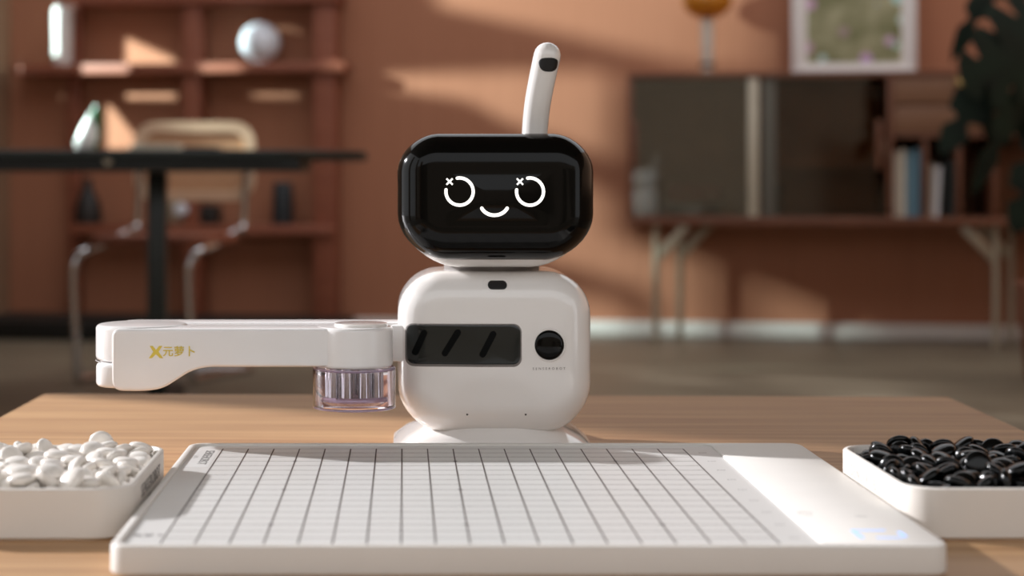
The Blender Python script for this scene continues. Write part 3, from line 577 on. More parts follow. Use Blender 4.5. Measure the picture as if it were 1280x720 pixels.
BLACK = [(-0.23,-5.98,1.65,-0.01,0.07,-1.51), (-7.65,7.15,2.22,-1.63,-0.59,-1.5), (-0.42,8.14,2.99,1.7,-0.41,-0.85), (-5.29,-7.17,1.93,-2.99,0.65,0.79), (-6.03,-5.26,1.76,-0.27,0.21,0.55), (-1.92,-8.22,2.16,1.14,-2.6,0.72), (4.76,4.83,2.49,0.04,0.13,-2.92), (-5.68,-8.83,2.78,0.65,0.12,-1.73), (-4.07,-5.8,1.65,-0.05,0.05,-0.58), (-6.31,6.4,1.65,0.06,-3.1,-1.45), (-7.64,-5.25,2.22,-1.69,0.58,1.5), (-5.31,8.9,2.92,-0.42,-0.07,-0.54), (-1.44,-5.93,2.81,-1.58,0.68,-0.87), (-4.33,-8.89,2.17,-0.88,-2.15,1.39), (-5.22,-1.92,1.74,0.18,0.26,1.27), (0.81,9.26,2.22,0.97,-1.99,0.87), (0.05,-7.2,2.3,-0.18,3.1,1.24), (3.44,-7,2.49,0.26,2.75,-0.85), (1.91,-2.44,2.78,0.88,0.48,1.92), (-7.65,-3.22,2.22,-1.5,-0.2,-1.61), (-7.25,-8.42,2.26,1.05,-1.13,-0.5), (-6.82,-6.68,2.94,-2.26,0.55,1.02), (-7.65,2.61,2.24,-1.5,0.04,-1.55), (-4.24,-3.76,1.65,0.06,-0.04,1.29), (6.76,-8.23,2.58,3.1,-0.27,0.56), (5.72,8.35,3.33,-0.6,3.13,0.13), (-1.6,-4.09,2.47,-0.01,2.95,-1.43), (7.65,4.97,2.23,1.65,1.07,1.58), (-6.76,8.24,2.19,-0.37,0.91,-2.68), (-4.86,6.31,2.07,2.3,0.46,-1.84), (6.11,-5.54,2.35,-1.39,1.92,0.01), (7.18,-6.44,2.08,2.48,0.75,1.33), (6.91,5.58,3.12,1.54,0.38,1.2), (-7.08,5.37,2.76,0.7,0.07,2.95), (-7.2,4.53,1.93,-0.5,2.72,-1.39), (1.85,-5.91,2.36,0.3,0.03,-2.91), (-6.21,-3.4,1.74,0.06,-0.31,-2.69), (3.06,-4.85,2.86,0.18,-2.44,1.7), (-5.36,3.9,2.47,-0.1,-3,-0.06), (5.36,-4.32,2.49,0.38,-2.46,-1.72), (-2.32,-1.69,2.41,-0.14,0.13,-0.53), (7.65,-2.7,2.23,-1.65,1.29,1.43), (-6.86,-2.11,2.77,-2.82,0.92,0.34), (4.19,-5.81,2.72,2.7,0.26,0.39), (-5.15,-6.62,2.72,0.57,0.16,2.12), (1.41,7.98,2.62,0.34,-2.71,0.8), (7.46,-4.98,2.87,-0.06,-1.1,3.11), (-5.79,-0.54,2.56,1.53,-0.03,-2.02), (-1.73,8.45,3.18,1.64,-1.66,-1.02), (-6.07,5.54,3.46,2.4,0.39,-0.36), (4.89,-4.55,3.52,0.48,-0.29,0.71), (4.84,-0.4,2.42,3.08,-0.17,1.42), (-4.22,5.45,2.64,0.02,0.34,0.04), (-7.65,0.56,2.22,1.7,-0.98,-1.66), (1.81,4.62,2.42,-2.77,-0.46,-0.18), (4.99,-2.69,2.52,0.13,-2.89,-0.61), (-6.32,7.02,2.77,0.22,0.55,-0.46), (-1.79,-6.91,3.08,1.84,1.85,-0.73), (-0.9,-8.17,3.51,-1.87,0.99,1.04), (-1.8,6.58,2.47,-0.21,-0.02,1.71), (-6.49,0.88,3.08,1.69,-0.15,2.59), (7.12,2.53,2.67,0.43,0.12,-1), (-6.58,2.79,2.12,2.1,0.17,-1.61), (3.62,-9.31,2.46,1.45,-2.61,0.36), (-6.91,-0.5,2.95,1.31,-0.84,-2.25), (-0.51,-2.41,2.39,-0.26,-3.01,1.21), (2.17,-0.59,2.17,1.94,-0.24,1.11), (-0.7,5.19,2.71,-0.26,0.42,-1.98), (-3.64,-7.73,2.01,-0.43,0.68,0.08), (-6.02,2.22,2.9,0.91,0.89,0.3), (-6.02,-3.23,2.84,-0.52,0.6,-0.98), (7.32,-1.04,2.86,-0.14,2.07,2.4), (6.05,-1.05,2.85,-2.08,-0.17,0.8), (4.6,-8.15,2.89,1.09,-1.93,1.04), (-3.1,5.85,3.27,2.93,1.25,0.53), (3.31,5.67,2.63,0.01,-0.48,-0.66), (-6.97,-4.65,2.99,-1.86,-0.47,1.88), (-2.56,-8.22,3.25,-0.29,-0.79,-0.11), (1.17,-8.41,3.08,-0.33,-0.77,-0.59), (2,-4.25,3.38,0.46,-0.24,-2.93), (7.06,0.54,2.47,0.04,-0.04,1.14), (5.93,4.1,3.1,-1.91,0.57,1.23), (-4.68,-1.56,2.45,-0.3,0.03,-0.96), (2.76,4.05,3.34,0.18,-2.88,-1.21), (0.03,-5.23,2.48,0.18,-3.12,0.14), (-2.64,7.37,3.65,-0.91,-0.25,-2.07), (3.18,-1.98,3.42,-0.2,0.23,-3.1), (2.69,-8.53,2.77,-0.06,-2.3,1.87), (2.03,2.57,2.51,-0.22,2.85,-0.19), (-5.22,-3.23,3.31,-0.84,0.24,-1.42), (5.29,-6.28,3.61,0.07,3.04,-1.58), (-4.28,-8.14,3.41,0.06,-2.66,0.49), (0.97,4.22,2.84,0.67,2.41,1.45), (1.35,-0.74,3.4,-0.21,-2.69,-1.25), (0.77,6.17,3.05,-0.12,-0.46,-2.82), (-1.7,3.64,2.89,-0.01,-0.53,-0.43), (-3.58,0.46,3.49,-2.91,0.57,0.12), (5.58,-9.12,2.93,-2.68,-0.82,0.85), (3.38,1,2.48,-0.15,-0.04,-3.05), (3.55,-3.55,2.78,1.91,2.13,-0.03), (-4.07,7.39,3.16,-1.43,-0.18,2.55), (3.23,7.15,3.47,-2.16,-0.37,0.1), (6.53,3.28,3.89,-0.54,2.89,0.98), (-0.3,-3.64,3.08,0.34,0.02,1.19), (3.52,5.61,3.71,-0.4,-0.11,-0.1), (-2.94,4.2,2.82,0.81,-0.34,-1.56), (-4.86,-4.71,2.47,-0.19,-0.03,0.58), (6.78,1.45,3.58,0.81,0.67,-2.42), (5.52,-2.56,3.38,-3.07,-0.08,1.04), (6.61,-3.99,2.97,-2.16,-0.08,1.33), (5.32,0.2,3.63,-0.14,-2.38,-0.63), (-3.36,-3.36,2.37,-0.28,0.21,-1.07), (2.43,8.71,3.1,1.73,0.18,-0.54), (-3.4,-6.72,3.17,0.69,-0.53,0.41), (6.32,7.17,3.52,-0.04,0.46,-1.26), (-2.99,-5.05,3.23,0.11,-0.5,-1.53), (-0.82,-1.13,3,0.73,-2.03,0.69), (1.09,8.23,3.72,0.62,0.05,-1.77), (-4.47,1.65,2.43,0.56,0.17,-0.63), (4.26,2.98,3.69,-0.51,2.24,0.24), (-4.53,3.62,3.17,-0.3,-0.17,-1.98), (-3.86,8.56,3.73,-0.37,0.68,0.96), (4.58,4.31,3.48,2.73,-0.54,0.89), (-6.48,3.81,3.42,-2.83,0.11,0.3), (6.25,-6.94,3.02,0.53,-0.4,-1.72), (-0.01,3.8,3.22,1.65,-0.02,2.46), (0.59,-2.24,3.09,-1.32,-0.35,-1.36), (-0.66,2.52,2.42,0.02,0.21,-1.6), (-5.03,1.04,3,0.81,0.54,-1.01), (4.63,6.9,3.04,-2.18,0.17,-1.6), (1.78,6.03,3.49,0.01,0.47,0), (-0.52,1.25,2.85,-0.09,-0.43,2.06), (-3.61,-2.65,3.4,0.64,0.22,-2.9), (-2.23,-3.27,3.15,0.13,-0.18,-1.12), (-3.98,4.78,3.62,0.03,-0.54,-2.56), (1.82,-7.41,3.98,2.76,0.11,1.64), (2.36,1.13,3.43,2.85,0.32,0.85), (-2.01,0.11,2.89,2.4,0.4,-1.33), (-0.04,2.21,3.81,0.15,3.02,-0.63), (-0.93,6.86,3.64,-0.29,-0.82,-1.24), (-3.71,2.63,3.57,-0.2,0.58,-0.84), (2.65,-7.1,3.36,0.23,2.88,0.69), (-2.97,-1.39,3.58,-0.05,2.36,-2.16), (3.67,-0.14,3.21,-0.03,0.09,0.61), (-3.96,-4.34,3.54,2.64,0.45,1.43), (-0.62,0.26,3.35,-0.07,2.65,1.25), (-4.6,-1.12,3.28,0.36,-0.12,2.41), (-0.93,-2.08,3.86,1.06,-0.55,0.18), (-1.36,5.19,3.66,0.26,-0.36,-0.22), (1.18,-5.41,3.22,-0.45,-0.03,-0.77), (5.05,1.22,3.25,0.68,-1,0.97), (3.35,2.06,3.59,-1.1,-0.21,-0.91), (1.11,2.36,3.17,-0.6,2.62,-1.27), (-5.6,-5.23,3.34,0.42,-0.58,-0.98), (0.52,-6.61,4.19,0.08,-0.33,-0.4), (-0.62,-5.35,3.71,-2.43,-0.04,1.62), (0.47,-6.94,3.15,0.27,0.09,1.75), (-2.27,2.02,3.47,0.31,0.41,-0.17), (-5.6,6.94,3.57,0.46,0.25,1.26)]
for data, c, mname, label, grp in ((WHITE, cw, 'stone_white', 'white lens-shaped stone in the heap of white stones', 'white stones'), (BLACK, cb, 'stone_black', 'black lens-shaped stone in the heap of black stones', 'black stones')):
    me = sm.copy(); me.materials.append(M[mname]); me.name = 'go_stone'
    for (x, y, z, a, b, g) in data:
        o = bpy.data.objects.new(grp.split()[0]+'_go_stone', me); COL.objects.link(o)
        o.location = (c[0]+x*.01, c[1]+y*.01, TZ+z*.01+.0015); o.rotation_euler = (a, b, g)
        tag(o, label, 'stone', grp)
    hi = max((o for o in COL.objects if o.get('group') == grp), key=lambda o: o.location.z)
    hi['label'] = grp.split()[0]+' stone standing highest at the top of its heap'

# ============================================================ DESK, CHAIR AND WHAT STANDS ON THE DESK
YD = 4.8; DZ = CZ+33/FPX*YD
dt = Thing('desk', 'long dark green desk with a steel column, behind the robot arm', 'desk', (-.75, YD+.3, 0))
xr = A(464, 195, YD+.35).x
bm = BM(); prism(bm, round_poly([(-2.0, YD), (A(372, 200, YD).x, YD), (xr, YD+.30), (xr-.05, YD+.75), (-2.0, YD+.75)], [.01, .12, .12, .12, .01], 6), DZ-.026, DZ, .004, 'xy'); dt.part('desk_top', bm, 'desk_green')
bm = BM(); box(bm, -1.99, A(374, 200, YD+.02).x, YD+.02, YD+.62, DZ-.058, DZ-.027, .003); dt.part('apron', bm, 'desk_under')
c = A(197, 300, YD+.3); bm = BM(); box(bm, c.x-.026, c.x+.026, YD+.27, YD+.33, .03, DZ-.059, .004); dt.part('column', bm, 'desk_green')
bm = BM(); box(bm, c.x-.04, c.x+.04, YD-.02, YD+.62, .0, .032, .006); dt.part('foot', bm, 'desk_under')
bm = BM(); box(bm, -1.9, -1.84, YD+.27, YD+.33, .03, DZ-.059, .004); dt.part('column', bm, 'desk_green')
bm = BM(); box(bm, -1.91, -1.83, YD-.02, YD+.62, .0, .032, .006); dt.part('foot', bm, 'desk_under')
p = A(135, 203, YD+.02); bm = BM(); lathe(bm, (p.x, YD+.02, p.z+.003), [(0, -.008), (.011, -.007), (.013, .002)], 20, 'y'); dt.part('screw_cap', bm, 'leg_metal')

YV = YD+.30; p = A(106, 185, YV); k = YV/FPX
vt = Thing('bud_vase', 'white teardrop vase with a green leaf, on the dark desk', 'vase', (p.x, YV, DZ))
bm = BM(); prof = [(0, 0), (10, 0), (14, 4), (15.5, 12), (14, 22), (10.5, 34), (7, 44), (4, 50), (0, 51)]; lathe(bm, (p.x, YV, DZ), [(r*k, h*k) for r, h in prof], 28)
for v in bm.verts: v.co.x += (v.co.z-DZ)*.22
vt.part('vase_body', bm, 'ceramic_white')
bm = BM(); rg = []
for i in range(13):
    t = i/12; wv = math.sin(PI*min(1, t*.9+.06))**.8*9*k+.0004; cx = p.x+(14-3*math.sin(PI*t)+t*2)*k; z = DZ+(3+56*t)*k
    rg.append([Vector((cx-wv, YV-.012, z)), Vector((cx, YV-.020, z)), Vector((cx+wv, YV-.012, z)), Vector((cx, YV-.017, z))])
loft(bm, rg); vt.part('leaf', bm, 'leaf_green')
p0, p1 = A(160, 186, YD+.25), A(228, 186, YD+.25)
for i in range(3):
    bm = BM(); box(bm, p0.x+.01*i, p1.x-.008*i, YD+.22, YD+.42, DZ+.001+i*.006, DZ+.0065+i*.006, .001)
    single('notebook', bm, 'paper', ('cream notebook at the bottom of the pile on the desk', 'cream notebook in the middle of the pile on the desk', 'cream notebook on top of the pile on the desk')[i], 'notebook', ((p0.x+p1.x)/2, YD+.32, DZ+i*.006), group='cream notebooks on the desk')
p0, p1 = A(231, 186, YD+.3), A(272, 186, YD+.3)
bm = BM(); box(bm, p0.x, p1.x, YD+.26, YD+.40, DZ+.0005, DZ+.011, .002); single('case', bm, 'charcoal', 'flat dark case on the desk beside cream notebooks', 'case', ((p0.x+p1.x)/2, YD+.33, DZ))

YR, YN = 5.95, 5.62
ch = Thing('cane_chair', 'cane-backed chair with chrome tube frame behind the desk', 'chair', (A(205, 300, 5.8).x, 5.8, 0))
bl, br = A(168, 152, YR), A(319, 251, YR)
bm = BM(); ol = rr(bl.x, br.x, br.z, bl.z, .07, 8); il = rr(bl.x+.035, br.x-.035, br.z+.035, bl.z-.035, .045, 8)
f = [[bm.verts.new((q[0], y, q[1])) for q in o] for o, y in ((ol, YR-.012), (ol, YR+.012), (il, YR+.012), (il, YR-.012))]
n = len(ol)
for i in range(4):
    for k in range(n): bm.faces.new((f[i][k], f[i][(k+1) % n], f[(i+1) % 4][(k+1) % n], f[(i+1) % 4][k]))
bmesh.ops.recalc_face_normals(bm, faces=bm.faces[:])
bk = ch.part('back_frame', bm, 'chair_wood')
bm = BM(); prism(bm, rr(bl.x+.03, br.x-.03, br.z+.03, bl.z-.03, .045, 8), YR-.004, YR+.004); ch.part('cane_panel', bm, 'chair_cane', bk)
zs = A(300, 285, YR).z; zn = A(236, 322, YN).z
for (pb, pn) in ((174, 92), (306, 236)):
    xb = A(pb, 285, YR).x; xn = A(pn, 320, YN).x
    bm = BM(); tube(bm, bez([(xb+.008, YR-.02, br.z+.10), (xb, YR-.022, zs+.05), (xb-.004, YR-.03, zs+.004), (xb-.03, YR-.08, zs-.012), ((xb+xn)/2, (YR+YN)/2, (zs+zn)/2), (xn+.035, YN+.03, zn+.022), (xn+.004, YN+.002, zn-.01), (xn, YN, zn-.09), (xn+.012, YN, .05), (xn+.016, YN+.02, .014), (xn+.03, YN+.08, .0125), (xb+.02, YR, .0125)], 8), .0125, 12); ch.part('tube_leg', bm, 'chrome')
xb0, xb1, xn0, xn1 = A(174, 285, YR).x, A(306, 285, YR).x, A(92, 320, YN).x, A(236, 320, YN).x
bm = BM(); prism(bm, round_poly([(xn0+.03, YN+.02), (xn1+.02, YN+.02), (xb1-.0, YR-.06), (xb0+.01, YR-.06)], [.05]*4, 6), (zs+zn)/2-.006, (zs+zn)/2+.028, .008, 'xy'); st_ = ch.part('seat_frame', bm, 'shelf_wood')
bm = BM(); tube(bm, [(xb0+.02, YR, .0125), (xb1+.02, YR, .0125)], .0125, 12); ch.part('floor_bar', bm, 'chrome')

# ============================================================ WALL UNIT ON THE LEFT (wall frame)
DS = .18
def wbox(bm, pxl, pyt, pxr, pyb, v0, v1, bev=.002):
    """box whose front face (v1 in front of the wall) covers a photo rectangle"""
    a0, z1 = wp(pxl, pyt, v1); a1, z0 = wp(pxr, pyb, v1); zc = wp((pxl+pxr)/2, pyb, v1)[1]; zt = wp((pxl+pxr)/2, pyt, v1)[1]
    return box(bm, a0, a1, -v1, -v0, zc, zt, bev)
c0 = wp(240, 440, 0)
su = Thing('wall_shelf', 'tall reddish-brown wooden shelf unit against the terracotta wall', 'shelf', (c0[0], -.12, 0), True)
for (q0, q1, v1) in ((228, 250, .15), (391, 418, .15), (84, 100, .06)):
    bm = BM(); a0 = wp(q0, 200, v1)[0]; a1 = wp(q1, 200, v1)[0]; box(bm, a0, a1, -v1, -.02, 0.001, 1.9, .003); su.part('upright', bm, 'shelf_wood')
for (q0, y0, q1, y1) in ((13, 79, 430, 91), (86, 281, 416, 293), (90, -12, 424, 4)):
    bm = BM(); wbox(bm, q0, y0, q1, y1, .02, DS); su.part('shelf_board', bm, 'shelf_wood')
zA = wp(220, 79, DS)[1]+.0; zB = wp(250, 281, DS)[1]
def shelf_z(q0, y0, q1): return wp((q0+q1)/2, y0, DS)[1]
ZA, ZB = shelf_z(13, 79, 430), shelf_z(86, 281, 416)
bm = BM(); a0, a1 = wp(-60, 430, .5)[0], wp(420, 430, .5)[0]; a0 = max(a0, AL+.02); box(bm, a0, a1, -.55, -.06, 0, .075, .005); single('floor_block', bm, 'black_block', 'low black plinth on the floor below the shelf unit', 'block', ((a0+a1)/2, -.3, 0), True)  # low black block along the floor under the shelves
def on_wall(px, v): return wp(px, 200, v)[0]
kw = 7.45/FPX
bm = BM(); a = on_wall(78.5, .09); lathe(bm, (a, -.09, ZA+.0005), [(0, 0), (11*kw, 0), (12*kw, 2*kw), (13*kw, 68*kw), (12*kw, 74*kw), (10*kw, 75*kw), (9.5*kw, 70*kw), (0, 69*kw)], 28); single('cylinder_vase', bm, 'ceramic_white', 'tall white cylinder vase on the upper shelf board', 'vase', (a, -.09, ZA), True)
bm = BM(); a = on_wall(325, .095); lathe(bm, (a, -.095, ZA), [(0, .0005), (10*kw, .0005), (10*kw, 3*kw)]+[(25.5*kw*math.cos(t), 26.5*kw+25.5*kw*math.sin(t)) for t in [math.radians(-64+154*k/16) for k in range(17)]], 36); single('globe_lamp', bm, 'ceramic_cool', 'round white globe on the upper shelf board', 'globe', (a, -.095, ZA), True)
# lower shelf
a = on_wall(110, .10); bm = BM(); lathe(bm, (a, -.10, ZB+.0005), [(0, 0), (17*kw, 0), (18*kw, 6*kw), (15*kw, 26*kw), (8*kw, 42*kw), (5*kw, 48*kw), (5*kw, 58*kw), (0, 58*kw)], 28); single('dark_bottle', bm, 'charcoal', 'dark rounded bottle at the left of the lower shelf board', 'bottle', (a, -.10, ZB), True)
a = on_wall(353.5, .10); bm = BM(); lathe(bm, (a, -.10, ZB+.0005), [(0, 0), (13*kw, 0), (13.5*kw, 3*kw), (12*kw, 50*kw), (10.5*kw, 53*kw), (0, 53*kw)], 28); single('speaker', bm, 'navy', 'dark navy cylinder at the right of the lower shelf board', 'speaker', (a, -.10, ZB), True)
cm = Thing('film_camera', 'small silver camera on the lower shelf behind the desk column', 'camera', (on_wall(225, .12), -.12, ZB), True)
a0, a1 = on_wall(208, .12), on_wall(240, .12)
bm = BM(); box(bm, a0, a1, -.14, -.09, ZB+.0005, ZB+30*kw, .006); cm.part('camera_body', bm, 'leg_metal')
bm = BM(); lathe(bm, (on_wall(227, .16), -.14, ZB+19*kw), [(0, -.045), (6.5*kw, -.045), (8*kw, -.035), (8*kw, .0), (0, 0)], 24, 'y'); cm.part('lens', bm, 'ceramic_cool')
bm = BM(); a0, a1 = on_wall(250, .12), on_wall(272, .12); box(bm, a0, a1, -.15, -.05, ZB+.0005, ZB+24*kw, .004); single('dark_box', bm, 'charcoal', 'small dark box on the lower shelf beside the camera', 'box', ((a0+a1)/2, -.1, ZB), True)

# ============================================================ SIDEBOARD ON THE RIGHT (wall frame)
VC = .42
cl = wp(785, 180, VC)[0]; crt = cl+1.78
zt = wp(950, 90, VC)[1]; zb = wp(950, 281, VC)[1]; th = .026
sb = Thing('sideboard', 'long brown wooden sideboard with glass doors on pale metal legs', 'sideboard', ((cl+crt)/2, -.21, 0), True)
def sbox(name, a0, a1, v0, v1, z0, z1, m, parent=None, bev=.002):
    bm = BM(); box(bm, a0, a1, -v1, -v0, z0, z1, bev); return sb.part(name, bm, m, parent)
sbox('top_panel', cl, crt, .01, VC, zt-.020, zt, 'cabinet_wood')
sbox('bottom_panel', cl, crt, .01, VC, zb, zb+.030, 'cabinet_wood')
sbox('side_panel', cl, cl+.018, .012, VC-.002, zb+.0301, zt-.0201, 'cabinet_wood'); sbox('side_panel', crt-.018, crt, .012, VC-.002, zb+.0301, zt-.0201, 'cabinet_wood')
sbox('back_panel', cl+.019, crt-.019, .012, .022, zb+.0301, zt-.0201, 'cabinet_inner')
aD = wp(1113, 180, VC)[0]; sbox('divider', aD-.010, aD+.010, .023, VC-.001, zb+.0301, zt-.0201, 'cabinet_wood')
aM = wp(952, 180, VC)[0]; sbox('divider', aM-.009, aM+.009, .023, VC-.06, zb+.0301, zt-.0201, 'cabinet_inner')
zm = wp(1000, 205, VC)[1]; sbox('inner_shelf', aM+.010, aD-.011, .023, VC-.08, zm-.009, zm+.009, 'cabinet_inner')
zg0, zg1 = zb+.031, zt-.021
for (q0, q1, vv) in ((791, 944, VC-.035), (944, 1110, VC-.020)):
    a0, a1 = wp(q0, 180, vv)[0], wp(q1, 180, vv)[0]
    d = sbox('glass_door', a0, a1, vv-.005, vv, zg0, zg1, 'cabinet_glass' if q0 < 900 else 'cabinet_glass_clear', bev=0)
a0, a1 = wp(935, 180, VC-.01)[0], wp(948, 180, VC-.01)[0]; sbox('door_strip', a0, a1, VC-.018, VC-.008, zg0, zg1, 'pale_metal')  # pale upright strip where the glass doors meet
a0, a1 = wp(953, 180, VC-.01)[0], wp(970, 180, VC-.01)[0]; sbox('door_strip', a0, a1, VC-.018, VC-.010, zg0, zg1, 'grey_cloth')  # grey upright strip beside the pale one
for (q, y0, y1, m) in ((793, 152, 212, 'rust_cloth'), (1099, 150, 212, 'rust_cloth')):
    a = wp(q, 180, VC)[0]; sbox('pull', a-.010, a+.010, VC-.018, VC+.006, wp(q, y1, VC)[1], wp(q, y0, VC)[1], 'cabinet_wood')
zd = wp(1180, 167, VC)[1]; zdm = wp(1180, 131, VC)[1]
sbox('drawer_shelf', aD+.011, crt-.019, .023, VC-.004, zd-.014, zd, 'cabinet_wood')
for (z0, z1) in ((zd+.003, zdm-.003), (zdm+.003, zt-.024)):
    dr = sbox('drawer', aD+.014, crt-.022, .05, VC-.006, z0, z1, 'drawer_wood')
ak = wp(1200, 103, VC)[0]; zk = wp(1200, 103, VC)[1]
bm = BM(); lathe(bm, (ak, -VC+.007, zk), [(0, -.034), (.014, -.033), (.020, -.024), (.018, -.014), (.008, -.008), (.008, .0)], 20, 'y'); sb.part('knob', bm, 'brass', dr)
for q in (1157, 1200, 1245):
    a = wp(q, 220, VC)[0]; sbox('slot_divider', a-.008, a+.008, .023, VC-.01, zb+.0301, zd-.0145, 'cabinet_wood')
for (q, s, vv) in ((820, 1, VC-.06), (850, 1, .12), (1245, -1, VC-.06), (1264, -1, .12)):
    a = wp(q, 350, vv)[0]; zl = zb-.001
    bm = BM(); tube(bm, [(a, -vv, 0.0), (a, -vv, zl)], .013, 12); lg = sb.part('leg', bm, 'leg_metal')
    bm = BM(); box(bm, -.085, .085, -.008, .008, -.017, .017, .003, rot=Matrix.Rotation(-s*math.radians(47), 3, 'Y')); bmesh.ops.translate(bm, verts=bm.verts, vec=(a+s*.062, -vv, zl-.066)); sb.part('brace', bm, 'leg_metal', lg)
zf = zb+.0305
def sbook(px0, px1, pyt, m, label, v1=VC-.05, lean=0):
    a0, a1 = wp(px0, 200, v1)[0], wp(px1, 200, v1)[0]; zz = wp((px0+px1)/2, pyt, v1)[1]; h = zz-zf
    t = Thing('book', label, 'book', ((a0+a1)/2, -v1+.1, zf), True, group='books in the sideboard')
    R_ = Matrix.Rotation(lean, 4, Vector((0, 1, 0)))
    def mk(b):
        if lean:
            for v in b.verts: v.co.x += (v.co.z-zf)*math.tan(lean)
        return b
    bm = BM(); w3 = min(.003, (a1-a0)*.18)
    box(bm, a0, a0+w3, -v1, -v1+.20, zf, zz); box(bm, a1-w3, a1, -v1, -v1+.20, zf, zz); box(bm, a0, a1, -v1, -v1+w3, zf, zz)
    t.part('cover', mk(bm), m, smooth=0)
    bm = BM(); box(bm, a0+w3, a1-w3, -v1+w3, -v1+.195, zf+.004, zz-.004); t.part('pages', mk(bm), 'paper', smooth=0)
sbook(1117.5, 1124, 190, 'book_cream', 'cream book at the left end of the sideboard books')
sbook(1124.5, 1132, 187, 'book_cream', 'wider cream book between a cream and a blue book')
sbook(1132.5, 1141, 190, 'book_blue', 'blue book next to the cream books in the sideboard')
sbook(1141.5, 1150, 186, 'book_blue', 'thicker blue book against the slot divider')
sbook(1161, 1165, 205, 'paper', 'thin tan book leaning beside the white one', lean=.02)
sbook(1166, 1174, 208, 'book_white', 'white leaning book right of the slot divider', lean=.05)
sbook(1184, 1194, 200, 'book_dark', 'dark book in the narrow slot behind the plant leaf')
# things behind the left glass door
a0, a1 = wp(832, 260, .30)[0], wp(905, 260, .30)[0]
bm = BM(); box(bm, a0, a1, -.32, -.10, zf, zf+.052, .004); single('grey_case', bm, 'grey_cloth', 'flat grey case lying behind the left glass door', 'case', ((a0+a1)/2, -.2, zf), True)
bm = BM(); a0, a1 = wp(832, 240, .30)[0], wp(903, 240, .30)[0]; box(bm, a0, a1, -.30, -.12, zf+.0525, zf+.13, .022, 4); single('rust_box', bm, 'rust_cloth', 'rust-coloured rounded box on the flat grey case', 'box', ((a0+a1)/2, -.2, zf+.0525), True)
a = wp(812, 260, .33)[0]; kc = 7.0/FPX
bm = BM(); lathe(bm, (a, -.33, zf), [(0, 0), (11*kc, 0), (14*kc, 10*kc), (12*kc, 26*kc), (6*kc, 34*kc), (5*kc, 50*kc), (9*kc, 58*kc), (0, 56*kc)], 24); single('dark_jug', bm, 'book_dark', 'dark round-bellied jug at the left end behind glass', 'jug', (a, -.33, zf), True)
a0, a1 = wp(955, 255, .2)[0], wp(972, 255, .2)[0]; a0 = aM+.014; bm = BM(); box(bm, a0, a0+.075, -.30, -.16, zf, zf+.13, .01); single('dark_tin', bm, 'book_dark', 'dark square tin behind the right glass door', 'tin', (a0+.037, -.23, zf), True)

# on top of the sideboard
a, v_ = wp(884, 80, .18)[0], .18; kt = 7.05/FPX
gl = Thing('glass_lamp', 'slender glass table lamp with amber bowl on the sideboard', 'lamp', (a, -v_, zt), True)
bm = BM(); lathe(bm, (a, -v_, zt+.0005), [(0, 0), (.030, 0), (.031, .010), (.012, .016), (0, .016)], 28); gl.part('foot', bm, 'milk_glass')
bm = BM(); lathe(bm, (a, -v_, zt), [(0, .0166), (.020, .0166), (.0205, .03), (.024, .10), (.026, .215), (.020, .226), (0, .226)], 28); gl.part('stem', bm, 'milk_glass')
bm = BM(); lathe(bm, (a, -v_, zt), [(0, .2265), (.030, .228), (.070, .245), (.095, .275), (.098, .30), (.085, .34), (.05, .37), (0, .38)], 32); gl.part('amber_bowl', bm, 'amber_glass', label='amber glass bowl')
bm = BM(); tube(bm, [(a+.0275*math.cos(2*PI*k/24), -v_+.0275*math.sin(2*PI*k/24), zt+.045) for k in range(25)], .006, 8); gl.part('collar', bm, 'charcoal')
vp = .14
a0, z0 = wp(990, 84, vp); a1 = wp(1146, 84, vp)[0]; z0 = zt+.001; z1 = z0+.62
pf = Thing('framed_picture', 'white-framed flowery olive print standing on the sideboard', 'picture', ((a0+a1)/2, -vp, zt), True)
fw = .030
for (x0_, x1_, zz0, zz1) in ((a0, a1, z0, z0+fw), (a0, a1, z1-fw, z1), (a0, a0+fw, z0+fw, z1-fw), (a1-fw, a1, z0+fw, z1-fw)):
    bm = BM(); box(bm, x0_, x1_, -vp, -vp+.03, zz0, zz1, .002); pf.part('frame_rail', bm, 'frame_white')
bm = BM(); box(bm, a0+fw, a1-fw, -vp+.010, -vp+.025, z0+fw, z1-fw); pf.part('mat_board', bm, 'mat_board')
bm = BM(); box(bm, a0+fw+.028, a1-fw-.028, -vp+.008, -vp+.0105, z0+fw+.02, z1-fw-.02); pf.part('art_print', bm, 'art_print', label='olive print dotted with flowers')

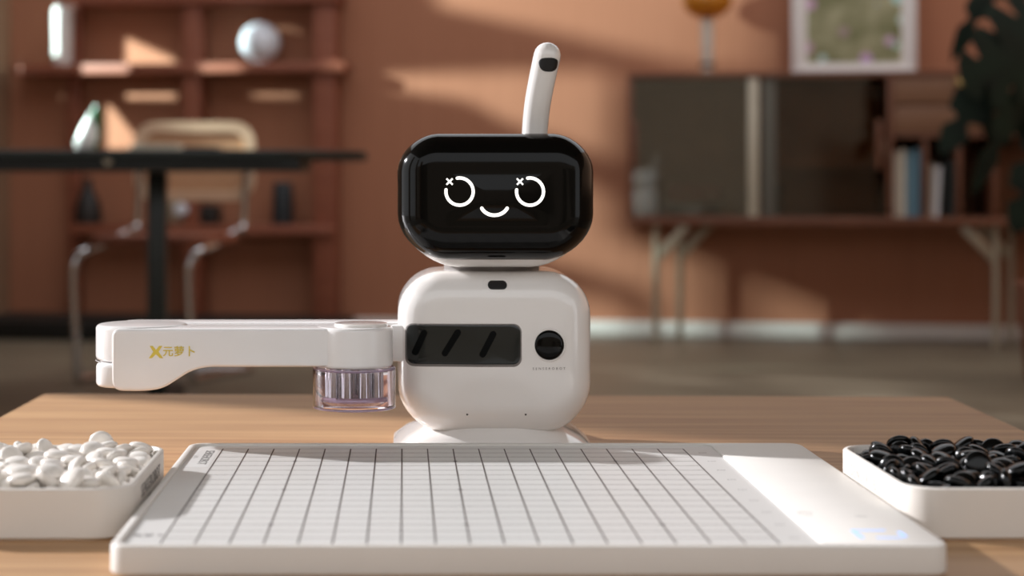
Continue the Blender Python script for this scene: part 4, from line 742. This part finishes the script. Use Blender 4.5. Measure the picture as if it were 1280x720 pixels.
# ============================================================ PLANT AT THE RIGHT EDGE
YP = 5.6
pb = A(1345, 400, YP); base = Vector((pb.x, YP, 0))
pl = Thing('potted_plant', 'dark green plant with deeply cut leaves at the right edge', 'plant', base)
bm = BM(); lathe(bm, base, [(0, 0), (.13, 0), (.15, .02), (.18, .30), (.19, .32), (.18, .325), (.165, .30), (0, .29)], 32); pl.part('pot', bm, 'terracotta')
bm = BM(); lathe(bm, base, [(0, .2905), (.160, .2905), (.10, .305), (0, .31)], 28); pl.part('soil', bm, 'soil')
def leaf_mesh(L, W, lobes=5, droop=.25):
    bm = BM(); n = 48; rings = []
    for i in range(n+1):
        t = i/n; env = math.sin(PI*min(1, t*.86+.12))**.6*W*(1-.45*t)
        ph = (lobes*t) % 1; cut = max(0, math.cos(2*PI*ph))**1.6
        wv = max(.004, env*(1-.62*cut)) if .1 < t < .96 else max(.004, env*(.75 if t < .5 else .3))
        x = t*L; z = -droop*L*t*t
        rings.append([Vector((x+.35*wv, -wv, z-.12*wv)), Vector((x, 0, z)), Vector((x+.35*wv, wv, z-.12*wv)), Vector((x, 0, z-.003))])
    return loft(bm, rings)
def leaf(tip_from, tip_to, W, roll=0, lobes=5, droop=.2):
    p, q = Vector(tip_from), Vector(tip_to); d = q-p; L = d.length; bm = leaf_mesh(L, W, lobes, droop)
    xd = d.normalized(); view = Vector((0, -1, 0)); zd = (view-xd*view.dot(xd)).normalized(); yd = zd.cross(xd)
    Mx = Matrix((xd, yd, zd)).transposed() @ Matrix.Rotation(roll, 3, 'X')
    for v in bm.verts: v.co = p+Mx @ v.co
    pl.part('leaf', bm, 'plant_dark', smooth=30)
def stem(p, q, r=.007):
    mid = (Vector(p)+Vector(q))/2+Vector((.08, .0, .15)); bm = BM(); tube(bm, bez([p, mid, q], 8), r, 8); pl.part('stem', bm, 'plant_stem')
top = base+Vector((0, 0, .30))
for (s, e_, W, roll, lobes, dr) in (
    ((1262, 60), (1178, 190), .085, .25, 3, .1), ((1300, 70), (1205, 95), .16, .1, 3, .1), ((1275, 110), (1222, 245), .05, -.2, 2, .1),
    ((1240, -25), (1196, 66), .045, .2, 2, .3), ((1310, 100), (1240, 175), .13, -.2, 3, .1), ((1320, 20), (1228, 62), .15, .2, 3, .1),
    ((1315, -50), (1228, -14), .10, .3, 3, .1), ((1325, 150), (1272, 290), .10, .1, 3, .1)):
    yy = YP+random.uniform(-.12, .12)
    P0, P1 = A(*s, yy), A(*e_, yy-.06); leaf(P0, P1, W, roll, lobes, dr); stem(top+Vector((random.uniform(-.03, .03), random.uniform(-.03, .03), 0)), P0)
